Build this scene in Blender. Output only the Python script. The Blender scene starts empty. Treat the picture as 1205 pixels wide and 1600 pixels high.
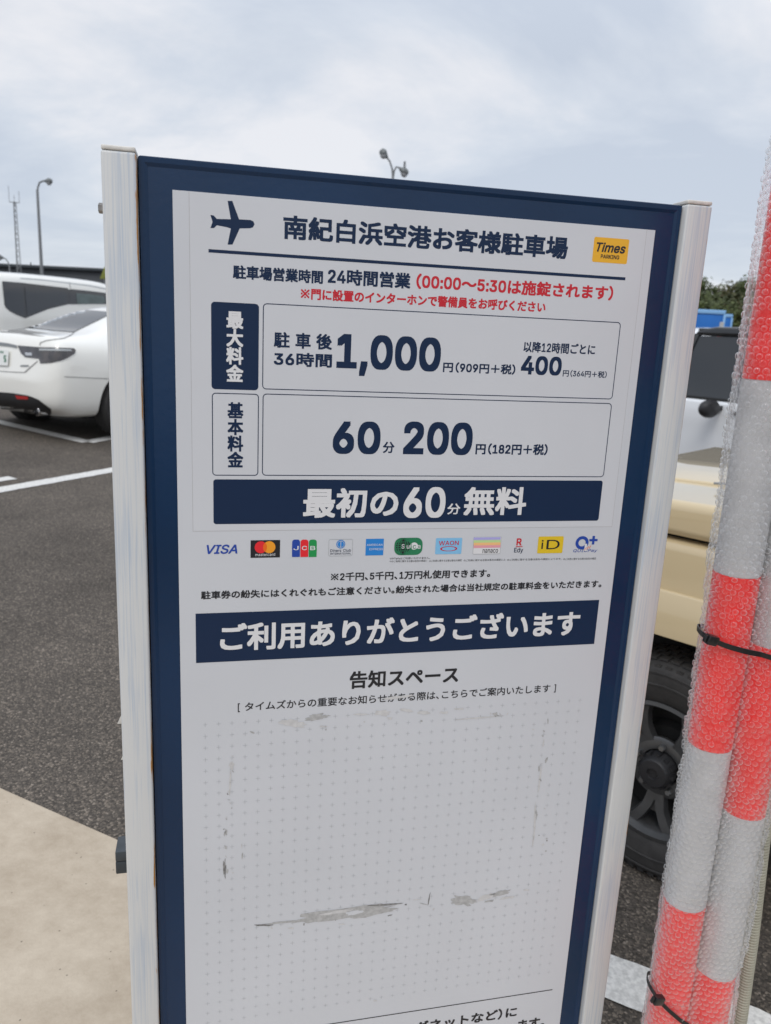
import bpy, bmesh, math, random
import numpy as np
from mathutils import Vector, Matrix, noise
from mathutils.bvhtree import BVHTree
from mathutils.geometry import delaunay_2d_cdt

rnd = random.Random(7)
S = bpy.context.scene
C = S.collection
R = math.radians

# ------------------------------------------------------------------ camera
PITCH, YAW, ROLL, FPX = R(13.3391), R(-13.1332), R(2.7302), 1200.0
H = 1.57                                    # camera height above the asphalt


def rot3(a, b, c):
    Rz = np.array([[math.cos(c), -math.sin(c), 0], [math.sin(c), math.cos(c), 0], [0, 0, 1]])
    Rx = np.array([[1, 0, 0], [0, math.cos(a), -math.sin(a)], [0, math.sin(a), math.cos(a)]])
    Ry = np.array([[math.cos(b), 0, math.sin(b)], [0, 1, 0], [-math.sin(b), 0, math.cos(b)]])
    return Rz @ Rx @ Ry


R0 = rot3(PITCH, 0, ROLL)                   # world (x, down, forward) -> camera (x, down, forward)


def wd(v):                                  # (x, down, forward) -> Blender world axes
    return Vector((v[0], v[2], -v[1]))


cam = bpy.data.cameras.new('camera')
cam_ob = bpy.data.objects.new('camera', cam)
C.objects.link(cam_ob)
ax = wd(R0.T @ np.array([1., 0, 0]))
ay = wd(R0.T @ np.array([0, -1., 0]))
az = wd(R0.T @ np.array([0, 0, -1.]))
M = Matrix((ax, ay, az)).transposed().to_4x4()
M.translation = Vector((0, 0, H))
cam_ob.matrix_world = M
cam.sensor_fit = 'HORIZONTAL'
cam.sensor_width = 36
cam.lens = 36 * FPX / 1205
cam.clip_start = 0.05
cam.clip_end = 3000
cam.dof.use_dof = True
cam.dof.focus_distance = 1.08
cam.dof.aperture_fstop = 10.5
S.camera = cam_ob

# ------------------------------------------------------------------ sky, sun, exposure
W = bpy.data.worlds.new('World')
S.world = W
W.use_nodes = True
nt = W.node_tree
nt.nodes.clear()
N = nt.nodes.new
L = nt.links.new
SUN_EL, SUN_AZ = R(52), R(200)              # behind the camera, a little to the left, veiled by cloud
out = N('ShaderNodeOutputWorld')
sky = N('ShaderNodeTexSky')
sky.sky_type = 'NISHITA'
sky.sun_disc = False
sky.sun_elevation = SUN_EL
sky.sun_rotation = SUN_AZ
bg1 = N('ShaderNodeBackground')
bg1.inputs[1].default_value = 0.10
L(sky.outputs[0], bg1.inputs[0])
tc = N('ShaderNodeTexCoord')
sep = N('ShaderNodeSeparateXYZ')
L(tc.outputs['Generated'], sep.inputs[0])
# project the direction on a cloud deck: x/(z+k)
add = N('ShaderNodeMath'); add.operation = 'ADD'; add.inputs[1].default_value = 0.22
mx = N('ShaderNodeMath'); mx.operation = 'MAXIMUM'; mx.inputs[1].default_value = 0.0
L(sep.outputs[2], mx.inputs[0]); L(mx.outputs[0], add.inputs[0])
dx = N('ShaderNodeMath'); dx.operation = 'DIVIDE'; L(sep.outputs[0], dx.inputs[0]); L(add.outputs[0], dx.inputs[1])
dy = N('ShaderNodeMath'); dy.operation = 'DIVIDE'; L(sep.outputs[1], dy.inputs[0]); L(add.outputs[0], dy.inputs[1])
cmb = N('ShaderNodeCombineXYZ'); L(dx.outputs[0], cmb.inputs[0]); L(dy.outputs[0], cmb.inputs[1])
mp = N('ShaderNodeMapping'); mp.inputs['Scale'].default_value = (1.3, 1.5, 1); mp.inputs['Rotation'].default_value = (0, 0, 0.35)
mp.inputs['Location'].default_value = (3.9, 1.2, 0)
L(cmb.outputs[0], mp.inputs[0])
n1 = N('ShaderNodeTexNoise'); n1.inputs['Scale'].default_value = 0.7; n1.inputs['Detail'].default_value = 7
n1.inputs['Roughness'].default_value = 0.58; n1.inputs['Distortion'].default_value = 0.4
L(mp.outputs[0], n1.inputs[0])
cr = N('ShaderNodeValToRGB')
cr.color_ramp.elements[0].position = 0.40; cr.color_ramp.elements[0].color = (0.62, 0.68, 0.78, 1)
cr.color_ramp.elements[1].position = 0.61; cr.color_ramp.elements[1].color = (0.90, 0.905, 0.94, 1)
e = cr.color_ramp.elements.new(0.5); e.color = (0.72, 0.77, 0.85, 1)
L(n1.outputs[0], cr.inputs[0])
bg2 = N('ShaderNodeBackground'); bg2.inputs[1].default_value = 1.0
L(cr.outputs[0], bg2.inputs[0])
# overcast luminance grows towards the zenith
ov = N('ShaderNodeMapRange'); ov.inputs[1].default_value = 0.3; ov.inputs[2].default_value = 1.0
ov.inputs[3].default_value = 1.0; ov.inputs[4].default_value = 1.7
L(sep.outputs[2], ov.inputs[0]); L(ov.outputs[0], bg2.inputs[1])
mixw = N('ShaderNodeMixShader'); mixw.inputs[0].default_value = 0.88
L(bg1.outputs[0], mixw.inputs[1]); L(bg2.outputs[0], mixw.inputs[2]); L(mixw.outputs[0], out.inputs[0])

sl = bpy.data.lights.new('sun', 'SUN')
sl.energy = 1.15
sl.angle = R(25)
sl.color = (1.0, 0.96, 0.9)
so = bpy.data.objects.new('sun', sl)
C.objects.link(so)
sd = Vector((math.sin(SUN_AZ) * math.cos(SUN_EL), math.cos(SUN_AZ) * math.cos(SUN_EL), math.sin(SUN_EL)))
so.rotation_euler = sd.to_track_quat('Z', 'Y').to_euler()
so.location = sd * 30

vs = S.view_settings
vs.view_transform = 'Standard'
vs.look = 'None'
vs.exposure = 0.0
vs.gamma = 1.0
vs.use_curve_mapping = False
S.cycles.max_bounces = 8
S.cycles.transparent_max_bounces = 24

# ------------------------------------------------------------------ measuring helpers


def ray(px, py):
    return wd(R0.T @ np.array([(px - 602.5) / FPX, (py - 800) / FPX, 1.0]))


def gz(x, y):                               # the car park rises gently towards the far left
    s = -0.8 * x + 0.6 * y
    s2 = min(max(s - 1.6, 0.0), 13.0)
    return 0.044 * s2 * min(1, s2 / 3)


def on_ground(px, py):
    d = ray(px, py)
    z = 0.0
    for _ in range(60):
        k = (z - H) / d.z
        p = Vector((d.x * k, d.y * k, 0))
        z = 0.6 * z + 0.4 * gz(p.x, p.y)
    return Vector((p.x, p.y, gz(p.x, p.y)))


def at_z(px, py, z):
    d = ray(px, py)
    k = (z - H) / d.z
    return Vector((d.x * k, d.y * k, z))


def at_y(px, py, y):
    d = ray(px, py)
    k = y / d.y
    return Vector((d.x * k, y, H + d.z * k))


# ------------------------------------------------------------------ materials
def mat(name, col, rough=0.5, metal=0.0, spec=0.5, coat=0.0, var=0.0, vscale=5.0, vdetail=3, bump=0.0, bscale=50.0,
        col2=None, stretch=(1, 1, 1), coords='Object', coat_rough=0.05):
    m = bpy.data.materials.new(name)
    m.use_nodes = True
    t = m.node_tree
    b = t.nodes['Principled BSDF']
    b.inputs['Base Color'].default_value = (*col, 1)
    b.inputs['Roughness'].default_value = rough
    b.inputs['Metallic'].default_value = metal
    b.inputs['Specular IOR Level'].default_value = spec
    b.inputs['Coat Weight'].default_value = coat
    b.inputs['Coat Roughness'].default_value = coat_rough
    tcn = t.nodes.new('ShaderNodeTexCoord')
    mpn = t.nodes.new('ShaderNodeMapping')
    mpn.inputs['Scale'].default_value = stretch
    t.links.new(tcn.outputs[coords], mpn.inputs[0])
    if var > 0 or col2:
        nz = t.nodes.new('ShaderNodeTexNoise')
        nz.inputs['Scale'].default_value = vscale
        nz.inputs['Detail'].default_value = vdetail
        t.links.new(mpn.outputs[0], nz.inputs[0])
        r = t.nodes.new('ShaderNodeValToRGB')
        c2 = col2 or tuple(c * (1 - var) for c in col)
        r.color_ramp.elements[0].position = 0.35
        r.color_ramp.elements[1].position = 0.65
        r.color_ramp.elements[0].color = (*c2, 1)
        r.color_ramp.elements[1].color = (*col, 1)
        t.links.new(nz.outputs[0], r.inputs[0])
        t.links.new(r.outputs[0], b.inputs['Base Color'])
    if bump > 0:
        nb = t.nodes.new('ShaderNodeTexNoise')
        nb.inputs['Scale'].default_value = bscale
        nb.inputs['Detail'].default_value = 4
        t.links.new(mpn.outputs[0], nb.inputs[0])
        bp = t.nodes.new('ShaderNodeBump')
        bp.inputs['Strength'].default_value = bump
        bp.inputs['Distance'].default_value = 0.002
        t.links.new(nb.outputs[0], bp.inputs['Height'])
        t.links.new(bp.outputs[0], b.inputs['Normal'])
    return m


def nodes(m):
    t = m.node_tree
    return t, t.nodes['Principled BSDF'], t.nodes.new, t.links.new


def asphalt_mat():
    m = bpy.data.materials.new('asphalt')
    m.use_nodes = True
    t, b, N_, L_ = nodes(m)
    tcn = N_('ShaderNodeTexCoord')
    v = N_('ShaderNodeTexVoronoi'); v.inputs['Scale'].default_value = 165; v.feature = 'F1'
    L_(tcn.outputs['Object'], v.inputs[0])
    hs = N_('ShaderNodeValToRGB')              # stone by stone tone
    hs.color_ramp.elements[0].color = (0.045, 0.039, 0.033, 1)
    hs.color_ramp.elements[1].color = (0.27, 0.23, 0.19, 1)
    hs.color_ramp.elements[1].position = 1.0
    for p, c in ((0.45, (0.078, 0.067, 0.057, 1)), (0.78, (0.112, 0.095, 0.079, 1)), (0.93, (0.18, 0.15, 0.12, 1))):
        k = hs.color_ramp.elements.new(p); k.color = c
    sp = N_('ShaderNodeSeparateColor'); L_(v.outputs['Color'], sp.inputs[0]); L_(sp.outputs[0], hs.inputs[0])
    n = N_('ShaderNodeTexNoise'); n.inputs['Scale'].default_value = 1.1; n.inputs['Detail'].default_value = 8; n.inputs['Roughness'].default_value = 0.65
    L_(tcn.outputs['Object'], n.inputs[0])
    r2 = N_('ShaderNodeMapRange'); r2.inputs[1].default_value = 0.3; r2.inputs[2].default_value = 0.7; r2.inputs[3].default_value = 0.68; r2.inputs[4].default_value = 1.28
    L_(n.outputs[0], r2.inputs[0])
    mul = N_('ShaderNodeVectorMath'); mul.operation = 'SCALE'; L_(hs.outputs[0], mul.inputs[0]); L_(r2.outputs[0], mul.inputs['Scale'])
    L_(mul.outputs[0], b.inputs['Base Color'])
    b.inputs['Roughness'].default_value = 0.82
    b.inputs['Specular IOR Level'].default_value = 0.3
    bp = N_('ShaderNodeBump'); bp.inputs['Strength'].default_value = 0.6; bp.inputs['Distance'].default_value = 0.004
    L_(v.outputs['Distance'], bp.inputs['Height']); bp.invert = True; L_(bp.outputs[0], b.inputs['Normal'])
    return m


def concrete_mat():
    m = bpy.data.materials.new('concrete')
    m.use_nodes = True
    t, b, N_, L_ = nodes(m)
    tcn = N_('ShaderNodeTexCoord')
    n = N_('ShaderNodeTexNoise'); n.inputs['Scale'].default_value = 2.6; n.inputs['Detail'].default_value = 14; n.inputs['Roughness'].default_value = 0.78
    mp_ = N_('ShaderNodeMapping'); mp_.inputs['Scale'].default_value = (1, 1.25, 1); mp_.inputs['Rotation'].default_value = (0, 0, 0.5)
    L_(tcn.outputs['Object'], mp_.inputs[0]); L_(mp_.outputs[0], n.inputs[0])
    r = N_('ShaderNodeValToRGB'); r.color_ramp.elements[0].position = 0.3; r.color_ramp.elements[0].color = (0.33, 0.262, 0.19, 1)
    r.color_ramp.elements[1].position = 0.68; r.color_ramp.elements[1].color = (0.58, 0.50, 0.395, 1)
    L_(n.outputs[0], r.inputs[0])
    v = N_('ShaderNodeTexVoronoi'); v.inputs['Scale'].default_value = 38; L_(tcn.outputs['Object'], v.inputs[0])
    pit = N_('ShaderNodeMapRange'); pit.inputs[1].default_value = 0.05; pit.inputs[2].default_value = 0.12; pit.inputs[3].default_value = 0.35; pit.inputs[4].default_value = 1.0
    L_(v.outputs['Distance'], pit.inputs[0])
    sc_ = N_('ShaderNodeVectorMath'); sc_.operation = 'SCALE'; L_(r.outputs[0], sc_.inputs[0])
    sel = N_('ShaderNodeSeparateColor'); L_(v.outputs['Color'], sel.inputs[0])
    gt = N_('ShaderNodeMath'); gt.operation = 'LESS_THAN'; gt.inputs[1].default_value = 0.7; L_(sel.outputs[0], gt.inputs[0])
    mxx = N_('ShaderNodeMath'); mxx.operation = 'MAXIMUM'; L_(gt.outputs[0], mxx.inputs[0]); L_(pit.outputs[0], mxx.inputs[1])
    L_(mxx.outputs[0], sc_.inputs['Scale']); L_(sc_.outputs[0], b.inputs['Base Color'])
    b.inputs['Roughness'].default_value = 0.88
    f = N_('ShaderNodeTexNoise'); f.inputs['Scale'].default_value = 160; f.inputs['Detail'].default_value = 5; L_(tcn.outputs['Object'], f.inputs[0])
    bp = N_('ShaderNodeBump'); bp.inputs['Strength'].default_value = 0.35; bp.inputs['Distance'].default_value = 0.002
    L_(f.outputs[0], bp.inputs['Height']); L_(bp.outputs[0], b.inputs['Normal'])
    return m


def post_mat():
    """Hand-brushed white paint on steel, rust creeping out along one edge (object x runs across the post)."""
    m = bpy.data.materials.new('brushed_white_paint')
    m.use_nodes = True
    t, b, N_, L_ = nodes(m)
    tcn = N_('ShaderNodeTexCoord')
    mp_ = N_('ShaderNodeMapping'); mp_.inputs['Scale'].default_value = (420, 420, 7.5)
    L_(tcn.outputs['Object'], mp_.inputs[0])
    n = N_('ShaderNodeTexNoise'); n.inputs['Scale'].default_value = 1.0; n.inputs['Detail'].default_value = 5; n.inputs['Distortion'].default_value = 0.6
    L_(mp_.outputs[0], n.inputs[0])
    big = N_('ShaderNodeTexNoise'); big.inputs['Scale'].default_value = 4.0; big.inputs['Detail'].default_value = 4; L_(tcn.outputs['Object'], big.inputs[0])
    r = N_('ShaderNodeValToRGB')
    r.color_ramp.elements[0].position = 0.36; r.color_ramp.elements[0].color = (0.42, 0.475, 0.55, 1)
    r.color_ramp.elements[1].position = 0.52; r.color_ramp.elements[1].color = (0.60, 0.605, 0.60, 1)
    mixn = N_('ShaderNodeMath'); mixn.operation = 'MULTIPLY_ADD'; mixn.inputs[1].default_value = 0.55
    L_(n.outputs[0], mixn.inputs[0])
    m2 = N_('ShaderNodeMath'); m2.operation = 'MULTIPLY'; m2.inputs[1].default_value = 0.45; L_(big.outputs[0], m2.inputs[0]); L_(m2.outputs[0], mixn.inputs[2])
    L_(mixn.outputs[0], r.inputs[0])
    # rust
    sp = N_('ShaderNodeSeparateXYZ'); L_(tcn.outputs['Object'], sp.inputs[0])
    rn = N_('ShaderNodeTexNoise'); rn.inputs['Scale'].default_value = 1; rn.inputs['Detail'].default_value = 5
    mr = N_('ShaderNodeMapping'); mr.inputs['Scale'].default_value = (150, 150, 16); mr.inputs['Location'].default_value = (0, 0, 3.1); L_(tcn.outputs['Object'], mr.inputs[0]); L_(mr.outputs[0], rn.inputs[0])
    ed = N_('ShaderNodeMapRange'); ed.inputs[1].default_value = 0.0135; ed.inputs[2].default_value = 0.0185; ed.inputs[3].default_value = 0.0; ed.inputs[4].default_value = 0.24
    L_(sp.outputs[0], ed.inputs[0])
    sm = N_('ShaderNodeMath'); sm.operation = 'ADD'; L_(rn.outputs[0], sm.inputs[0]); L_(ed.outputs[0], sm.inputs[1])
    th = N_('ShaderNodeMapRange'); th.inputs[1].default_value = 0.765; th.inputs[2].default_value = 0.82; L_(sm.outputs[0], th.inputs[0])
    mc = N_('ShaderNodeMix'); mc.data_type = 'RGBA'; L_(th.outputs[0], mc.inputs[0]); L_(r.outputs[0], mc.inputs[6]); mc.inputs[7].default_value = (0.42, 0.20, 0.05, 1)
    L_(mc.outputs[2], b.inputs['Base Color'])
    b.inputs['Roughness'].default_value = 0.42
    bp = N_('ShaderNodeBump'); bp.inputs['Strength'].default_value = 0.25; bp.inputs['Distance'].default_value = 0.0006
    L_(n.outputs[0], bp.inputs['Height']); L_(bp.outputs[0], b.inputs['Normal'])
    return m


def wrap_mat(name, base, edge, power=1.0, metal=0.0):
    m = bpy.data.materials.new(name)
    m.use_nodes = True
    t, b, N_, L_ = nodes(m)
    o = t.nodes['Material Output']
    b.inputs['Base Color'].default_value = (0.93, 0.94, 0.96, 1)
    b.inputs['Metallic'].default_value = metal
    b.inputs['Roughness'].default_value = 0.10
    b.inputs['Specular IOR Level'].default_value = 0.9
    tr = N_('ShaderNodeBsdfTransparent')
    lw = N_('ShaderNodeLayerWeight'); lw.inputs[0].default_value = 0.45
    mr = N_('ShaderNodeMapRange'); mr.inputs[3].default_value = base; mr.inputs[4].default_value = edge
    pw = N_('ShaderNodeMath'); pw.operation = 'POWER'; pw.inputs[1].default_value = power
    L_(lw.outputs['Facing'], pw.inputs[0]); L_(pw.outputs[0], mr.inputs[0])
    mx_ = N_('ShaderNodeMixShader'); L_(mr.outputs[0], mx_.inputs[0]); L_(tr.outputs[0], mx_.inputs[1]); L_(b.outputs[0], mx_.inputs[2]); L_(mx_.outputs[0], o.inputs[0])
    tcn = N_('ShaderNodeTexCoord')
    n = N_('ShaderNodeTexNoise'); n.inputs['Scale'].default_value = 120; n.inputs['Detail'].default_value = 3; L_(tcn.outputs['Object'], n.inputs[0])
    bp = N_('ShaderNodeBump'); bp.inputs['Strength'].default_value = 0.5; bp.inputs['Distance'].default_value = 0.002
    L_(n.outputs[0], bp.inputs['Height']); L_(bp.outputs[0], b.inputs['Normal'])
    return m


NAVY = (0.0055, 0.020, 0.060)
MT = dict(
    asphalt=asphalt_mat(), concrete=concrete_mat(), post=post_mat(),
    cap=mat('cap_plastic', (0.72, 0.70, 0.66), 0.45, var=0.25, vscale=60),
    navy_steel=mat('navy_enamel', (0.0035, 0.027, 0.080), 0.27, spec=0.35, coat=0.0, bump=0.15, bscale=110, var=0.25, vscale=3),
    sheet=mat('shaded_white_vinyl', (0.60, 0.615, 0.65), 0.34, var=0.05, vscale=3.5),  # white of sheet and sticker toned down in place of shade on the board
    sticker=mat('shaded_white_sticker', (0.61, 0.622, 0.655), 0.28, var=0.03, vscale=6, bump=0.05, bscale=20),
    seam=mat('sticker_edge', (0.42, 0.41, 0.42), 0.6),
    navy=mat('navy_print', NAVY, 0.4, spec=0.3), black=mat('black_print', (0.012, 0.013, 0.018), 0.35),
    red=mat('red_print', (0.55, 0.012, 0.025), 0.35), white=mat('white_print', (0.70, 0.70, 0.715), 0.34),
    grey=mat('grey_print', (0.40, 0.42, 0.43), 0.5), yellow=mat('amber_print', (0.80, 0.42, 0.02), 0.35),
    visa=mat('royal_blue_print', (0.015, 0.06, 0.35), 0.35), amex=mat('bright_blue_print', (0.02, 0.22, 0.62), 0.35),
    mcr=mat('scarlet_print', (0.75, 0.02, 0.03), 0.35), mco=mat('orange_print', (0.85, 0.33, 0.02), 0.35),
    mcm=mat('deep_orange_print', (0.80, 0.14, 0.01), 0.35),
    green=mat('green_print', (0.01, 0.28, 0.07), 0.35), sgreen=mat('soft_green_print', (0.02, 0.20, 0.09), 0.35),
    sky=mat('sky_blue_print', (0.22, 0.50, 0.76), 0.35), gold=mat('yellow_print', (0.72, 0.50, 0.02), 0.35),
    lilac=mat('lilac_print', (0.40, 0.38, 0.72), 0.35), lime=mat('lime_print', (0.50, 0.66, 0.30), 0.35),
    peach=mat('peach_print', (0.85, 0.50, 0.22), 0.35), pink=mat('pink_print', (0.75, 0.33, 0.38), 0.35),
    residue=mat('adhesive_residue', (0.47, 0.468, 0.465), 0.7, var=0.25, vscale=170, vdetail=6),
    residue_light=mat('faint_residue', (0.61, 0.605, 0.605), 0.7, var=0.15, vscale=130, vdetail=6),
    grime=mat('dark_grime', (0.30, 0.295, 0.29), 0.8, var=0.5, vscale=200),
    bolt=mat('bolt_steel', (0.35, 0.33, 0.31), 0.4, metal=0.8, var=0.4, vscale=90),
    bracket=mat('dark_grey_paint', (0.045, 0.055, 0.065), 0.45, var=0.3, vscale=40),
    marking=mat('road_paint', (0.76, 0.75, 0.72), 0.75, var=0.30, vscale=75, vdetail=8, bump=0.6, bscale=160),
    white_car=mat('pearl_white_paint', (0.86, 0.85, 0.80), 0.28, coat=1.0, coat_rough=0.03),
    white_car2=mat('white_car_paint', (0.80, 0.82, 0.85), 0.28, coat=1.0, coat_rough=0.03),
    ivory=mat('ivory_car_paint', (0.58, 0.465, 0.28), 0.32, coat=1.0, coat_rough=0.04),
    carblack=mat('gloss_black_paint', (0.012, 0.013, 0.015), 0.2, coat=0.6),
    glass=mat('tinted_glass', (0.022, 0.025, 0.030), 0.04, spec=0.8),
    glass_green=mat('green_glass', (0.09, 0.13, 0.12), 0.04, spec=0.8, var=0.6, vscale=3),
    plastic=mat('black_plastic', (0.018, 0.018, 0.020), 0.5, bump=0.2, bscale=300),
    rubber=mat('tyre_rubber', (0.036, 0.034, 0.033), 0.72, var=0.3, vscale=30, bump=0.3, bscale=120),
    rim=mat('gunmetal_alloy', (0.12, 0.122, 0.125), 0.36, metal=0.65, var=0.2, vscale=20),
    nut=mat('wheel_nut_steel', (0.30, 0.30, 0.30), 0.3, metal=0.9),
    under=mat('underbody_black', (0.012, 0.012, 0.012), 0.8),
    chrome=mat('chrome', (0.75, 0.75, 0.76), 0.12, metal=1.0),
    lamp=mat('smoked_lamp', (0.05, 0.042, 0.045), 0.08, coat=1.0, var=0.6, vscale=14),
    lamp_red=mat('red_reflector', (0.42, 0.01, 0.012), 0.2, coat=1.0),
    lens=mat('clear_lens', (0.45, 0.47, 0.5), 0.08, coat=1.0),
    plate=mat('number_plate', (0.75, 0.76, 0.74), 0.4),
    plate_green=mat('plate_green', (0.02, 0.16, 0.08), 0.4),
    redband=mat('red_reflective_tape', (0.93, 0.016, 0.014), 0.35, var=0.1, vscale=20),
    whiteband=mat('silver_reflective_tape', (0.53, 0.53, 0.54), 0.4, var=0.12, vscale=25),
    wrapfilm=wrap_mat('bubble_wrap_film', 0.03, 0.5, 1.4, 0.5), wrapbub=wrap_mat('bubble_wrap_bubble', 0.015, 0.95, 1.4, 0.45),
    tie=mat('black_nylon', (0.012, 0.012, 0.013), 0.3),
    conduit=mat('beige_conduit', (0.36, 0.345, 0.275), 0.45, var=0.2, vscale=20),
    galv=mat('galvanised_steel', (0.22, 0.23, 0.24), 0.5, metal=0.3),
    lamp_grey=mat('lamp_housing', (0.16, 0.175, 0.18), 0.45),
    bldg=mat('dark_cladding', (0.055, 0.062, 0.072), 0.6, var=0.2, vscale=0.4),
    blue_box=mat('blue_panel_paint', (0.01, 0.15, 0.52), 0.45, var=0.1, vscale=1), pale_blue=mat('pale_blue_trim', (0.25, 0.48, 0.78), 0.5),
    leaf=mat('forest_leaf', (0.085, 0.11, 0.03), 0.7, col2=(0.045, 0.06, 0.022), vscale=0.16, vdetail=6, coords='Object'),
    leaf2=mat('forest_leaf_brown', (0.11, 0.09, 0.035), 0.7, col2=(0.05, 0.06, 0.02), vscale=0.2, vdetail=6),
    soil=mat('hill_soil', (0.045, 0.05, 0.022), 0.9, var=0.5, vscale=0.1),
    grass=mat('far_land', (0.07, 0.075, 0.05), 0.9, var=0.4, vscale=0.05),
    sign_yellow=mat('yellow_green_paint', (0.20, 0.22, 0.04), 0.5), orange=mat('orange_paint', (0.50, 0.22, 0.06), 0.5),
)


# ------------------------------------------------------------------ object helpers
def thing(name, label, cat, loc=(0, 0, 0), rz=0.0, group=None):
    o = bpy.data.objects.new(name, None)
    o.empty_display_size = 0.1
    C.objects.link(o)
    o.location = loc
    o.rotation_euler = (0, 0, rz)
    o['label'] = label
    o['category'] = cat
    if group:
        o['group'] = group
    return o


def tag(o, label, cat, group=None):
    o['label'] = label
    o['category'] = cat
    if group:
        o['group'] = group
    return o


def link(name, me, m, parent=None, kind=None):
    o = bpy.data.objects.new(name, me)
    C.objects.link(o)
    if m is not None and not me.materials:
        me.materials.append(m)
    if parent is not None:
        o.parent = parent
    if kind:
        o['kind'] = kind
    return o


def mesh(name, verts, faces, m=None, parent=None, smooth=False, kind=None):
    me = bpy.data.meshes.new(name)
    me.from_pydata([tuple(v) for v in verts], [], faces)
    me.update()
    if smooth:
        me.polygons.foreach_set('use_smooth', [True] * len(me.polygons))
    return link(name, me, m, parent, kind)


class MB:
    """collects simple solids, then links them as ONE mesh object"""

    def __init__(s):
        s.v, s.f = [], []

    def add(s, vs, fs):
        n = len(s.v)
        s.v += [Vector(v) for v in vs]
        s.f += [tuple(i + n for i in f) for f in fs]
        return s

    def box(s, a, b, Mx=None):
        (x0, y0, z0), (x1, y1, z1) = a, b
        vs = [Vector(p) for p in ((x0, y0, z0), (x1, y0, z0), (x1, y1, z0), (x0, y1, z0), (x0, y0, z1), (x1, y0, z1), (x1, y1, z1), (x0, y1, z1))]
        if Mx is not None:
            vs = [Mx @ v for v in vs]
        return s.add(vs, [(0, 3, 2, 1), (4, 5, 6, 7), (0, 1, 5, 4), (1, 2, 6, 5), (2, 3, 7, 6), (3, 0, 4, 7)])

    def tube(s, pts, rad, n=12, cap=True):
        """rad: number or list; swept round section"""
        pts = [Vector(p) for p in pts]
        rs = rad if isinstance(rad, (list, tuple)) else [rad] * len(pts)
        base = len(s.v)
        up = None
        for i, p in enumerate(pts):
            t = (pts[min(i + 1, len(pts) - 1)] - pts[max(i - 1, 0)]).normalized()
            if up is None:
                up = Vector((0, 0, 1)) if abs(t.z) < 0.9 else Vector((1, 0, 0))
            side = t.cross(up).normalized()
            up = side.cross(t).normalized()
            for k in range(n):
                a = 2 * math.pi * k / n
                s.v.append(p + (side * math.cos(a) + up * math.sin(a)) * rs[i])
        for i in range(len(pts) - 1):
            for k in range(n):
                a, b = base + i * n + k, base + i * n + (k + 1) % n
                s.f.append((a, b, b + n, a + n))
        if cap:
            s.f.append(tuple(base + k for k in range(n))[::-1])
            s.f.append(tuple(base + (len(pts) - 1) * n + k for k in range(n)))
        return s

    def lathe(s, prof, n=24, Mx=None, closed=False):
        """prof: (r, h) pairs, axis +z"""
        base = len(s.v)
        for r, h in prof:
            for k in range(n):
                a = 2 * math.pi * k / n
                v = Vector((r * math.cos(a), r * math.sin(a), h))
                s.v.append(Mx @ v if Mx is not None else v)
        m_ = len(prof)
        for i in range(m_ if closed else m_ - 1):
            for k in range(n):
                a, b = base + i * n + k, base + i * n + (k + 1) % n
                j = ((i + 1) % m_ - i) * n
                s.f.append((a, b, b + j, a + j))
        return s

    def prism(s, poly, y0, y1, Mx=None):
        """poly in (x, z), extruded along y"""
        n = len(poly)
        vs = [Vector((x, y0, z)) for x, z in poly] + [Vector((x, y1, z)) for x, z in poly]
        if Mx is not None:
            vs = [Mx @ v for v in vs]
        return s.add(vs, [tuple(range(n))[::-1], tuple(range(n, 2 * n))] + [(i, (i + 1) % n, n + (i + 1) % n, n + i) for i in range(n)])

    def build(s, name, m, parent=None, smooth=False, bevel=0.0, seg=2, kind=None, fixn=True):
        me = bpy.data.meshes.new(name)
        me.from_pydata([tuple(v) for v in s.v], [], s.f)
        if fixn or bevel:
            bm = bmesh.new()
            bm.from_mesh(me)
            bmesh.ops.recalc_face_normals(bm, faces=bm.faces)
            if bevel:
                es = [e for e in bm.edges if len(e.link_faces) == 2 and e.calc_face_angle(0) > 0.5]
                bmesh.ops.bevel(bm, geom=es, offset=bevel, segments=seg, profile=0.5, affect='EDGES', clamp_overlap=True)
            bm.to_mesh(me)
            bm.free()
        if smooth or bevel:
            me.polygons.foreach_set('use_smooth', [True] * len(me.polygons))
            if hasattr(me, 'set_sharp_from_angle'):
                me.set_sharp_from_angle(angle=R(40))
        me.update()
        return link(name, me, m, parent, kind)


def patch2d(poly, step):
    """triangulate a polygon with interior points every step -> verts2d, tris"""
    P = []
    n = len(poly)
    for i in range(n):
        a, b = Vector(poly[i]), Vector(poly[(i + 1) % n])
        k = max(1, int((b - a).length / step))
        P += [a.lerp(b, j / k) for j in range(k)]
    nb = len(P)
    edges = [(i, (i + 1) % nb) for i in range(nb)]
    xs = [p.x for p in P]
    ys = [p.y for p in P]
    bound = list(P)

    def inside(q):
        c = False
        for i in range(nb):
            a, b = bound[i], bound[i - 1]
            if (a.y > q.y) != (b.y > q.y) and q.x < (b.x - a.x) * (q.y - a.y) / (b.y - a.y) + a.x:
                c = not c
        return c
    x = min(xs) + step * 0.5
    while x < max(xs):
        y = min(ys) + step * 0.5
        while y < max(ys):
            q = Vector((x, y))
            if inside(q) and min((q - p).length for p in bound) > step * 0.4:
                P.append(q)
            y += step
        x += step
    r = delaunay_2d_cdt([Vector((p[0], p[1])) for p in P], edges, [], 1, 1e-6)
    return r[0], r[2]


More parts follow.
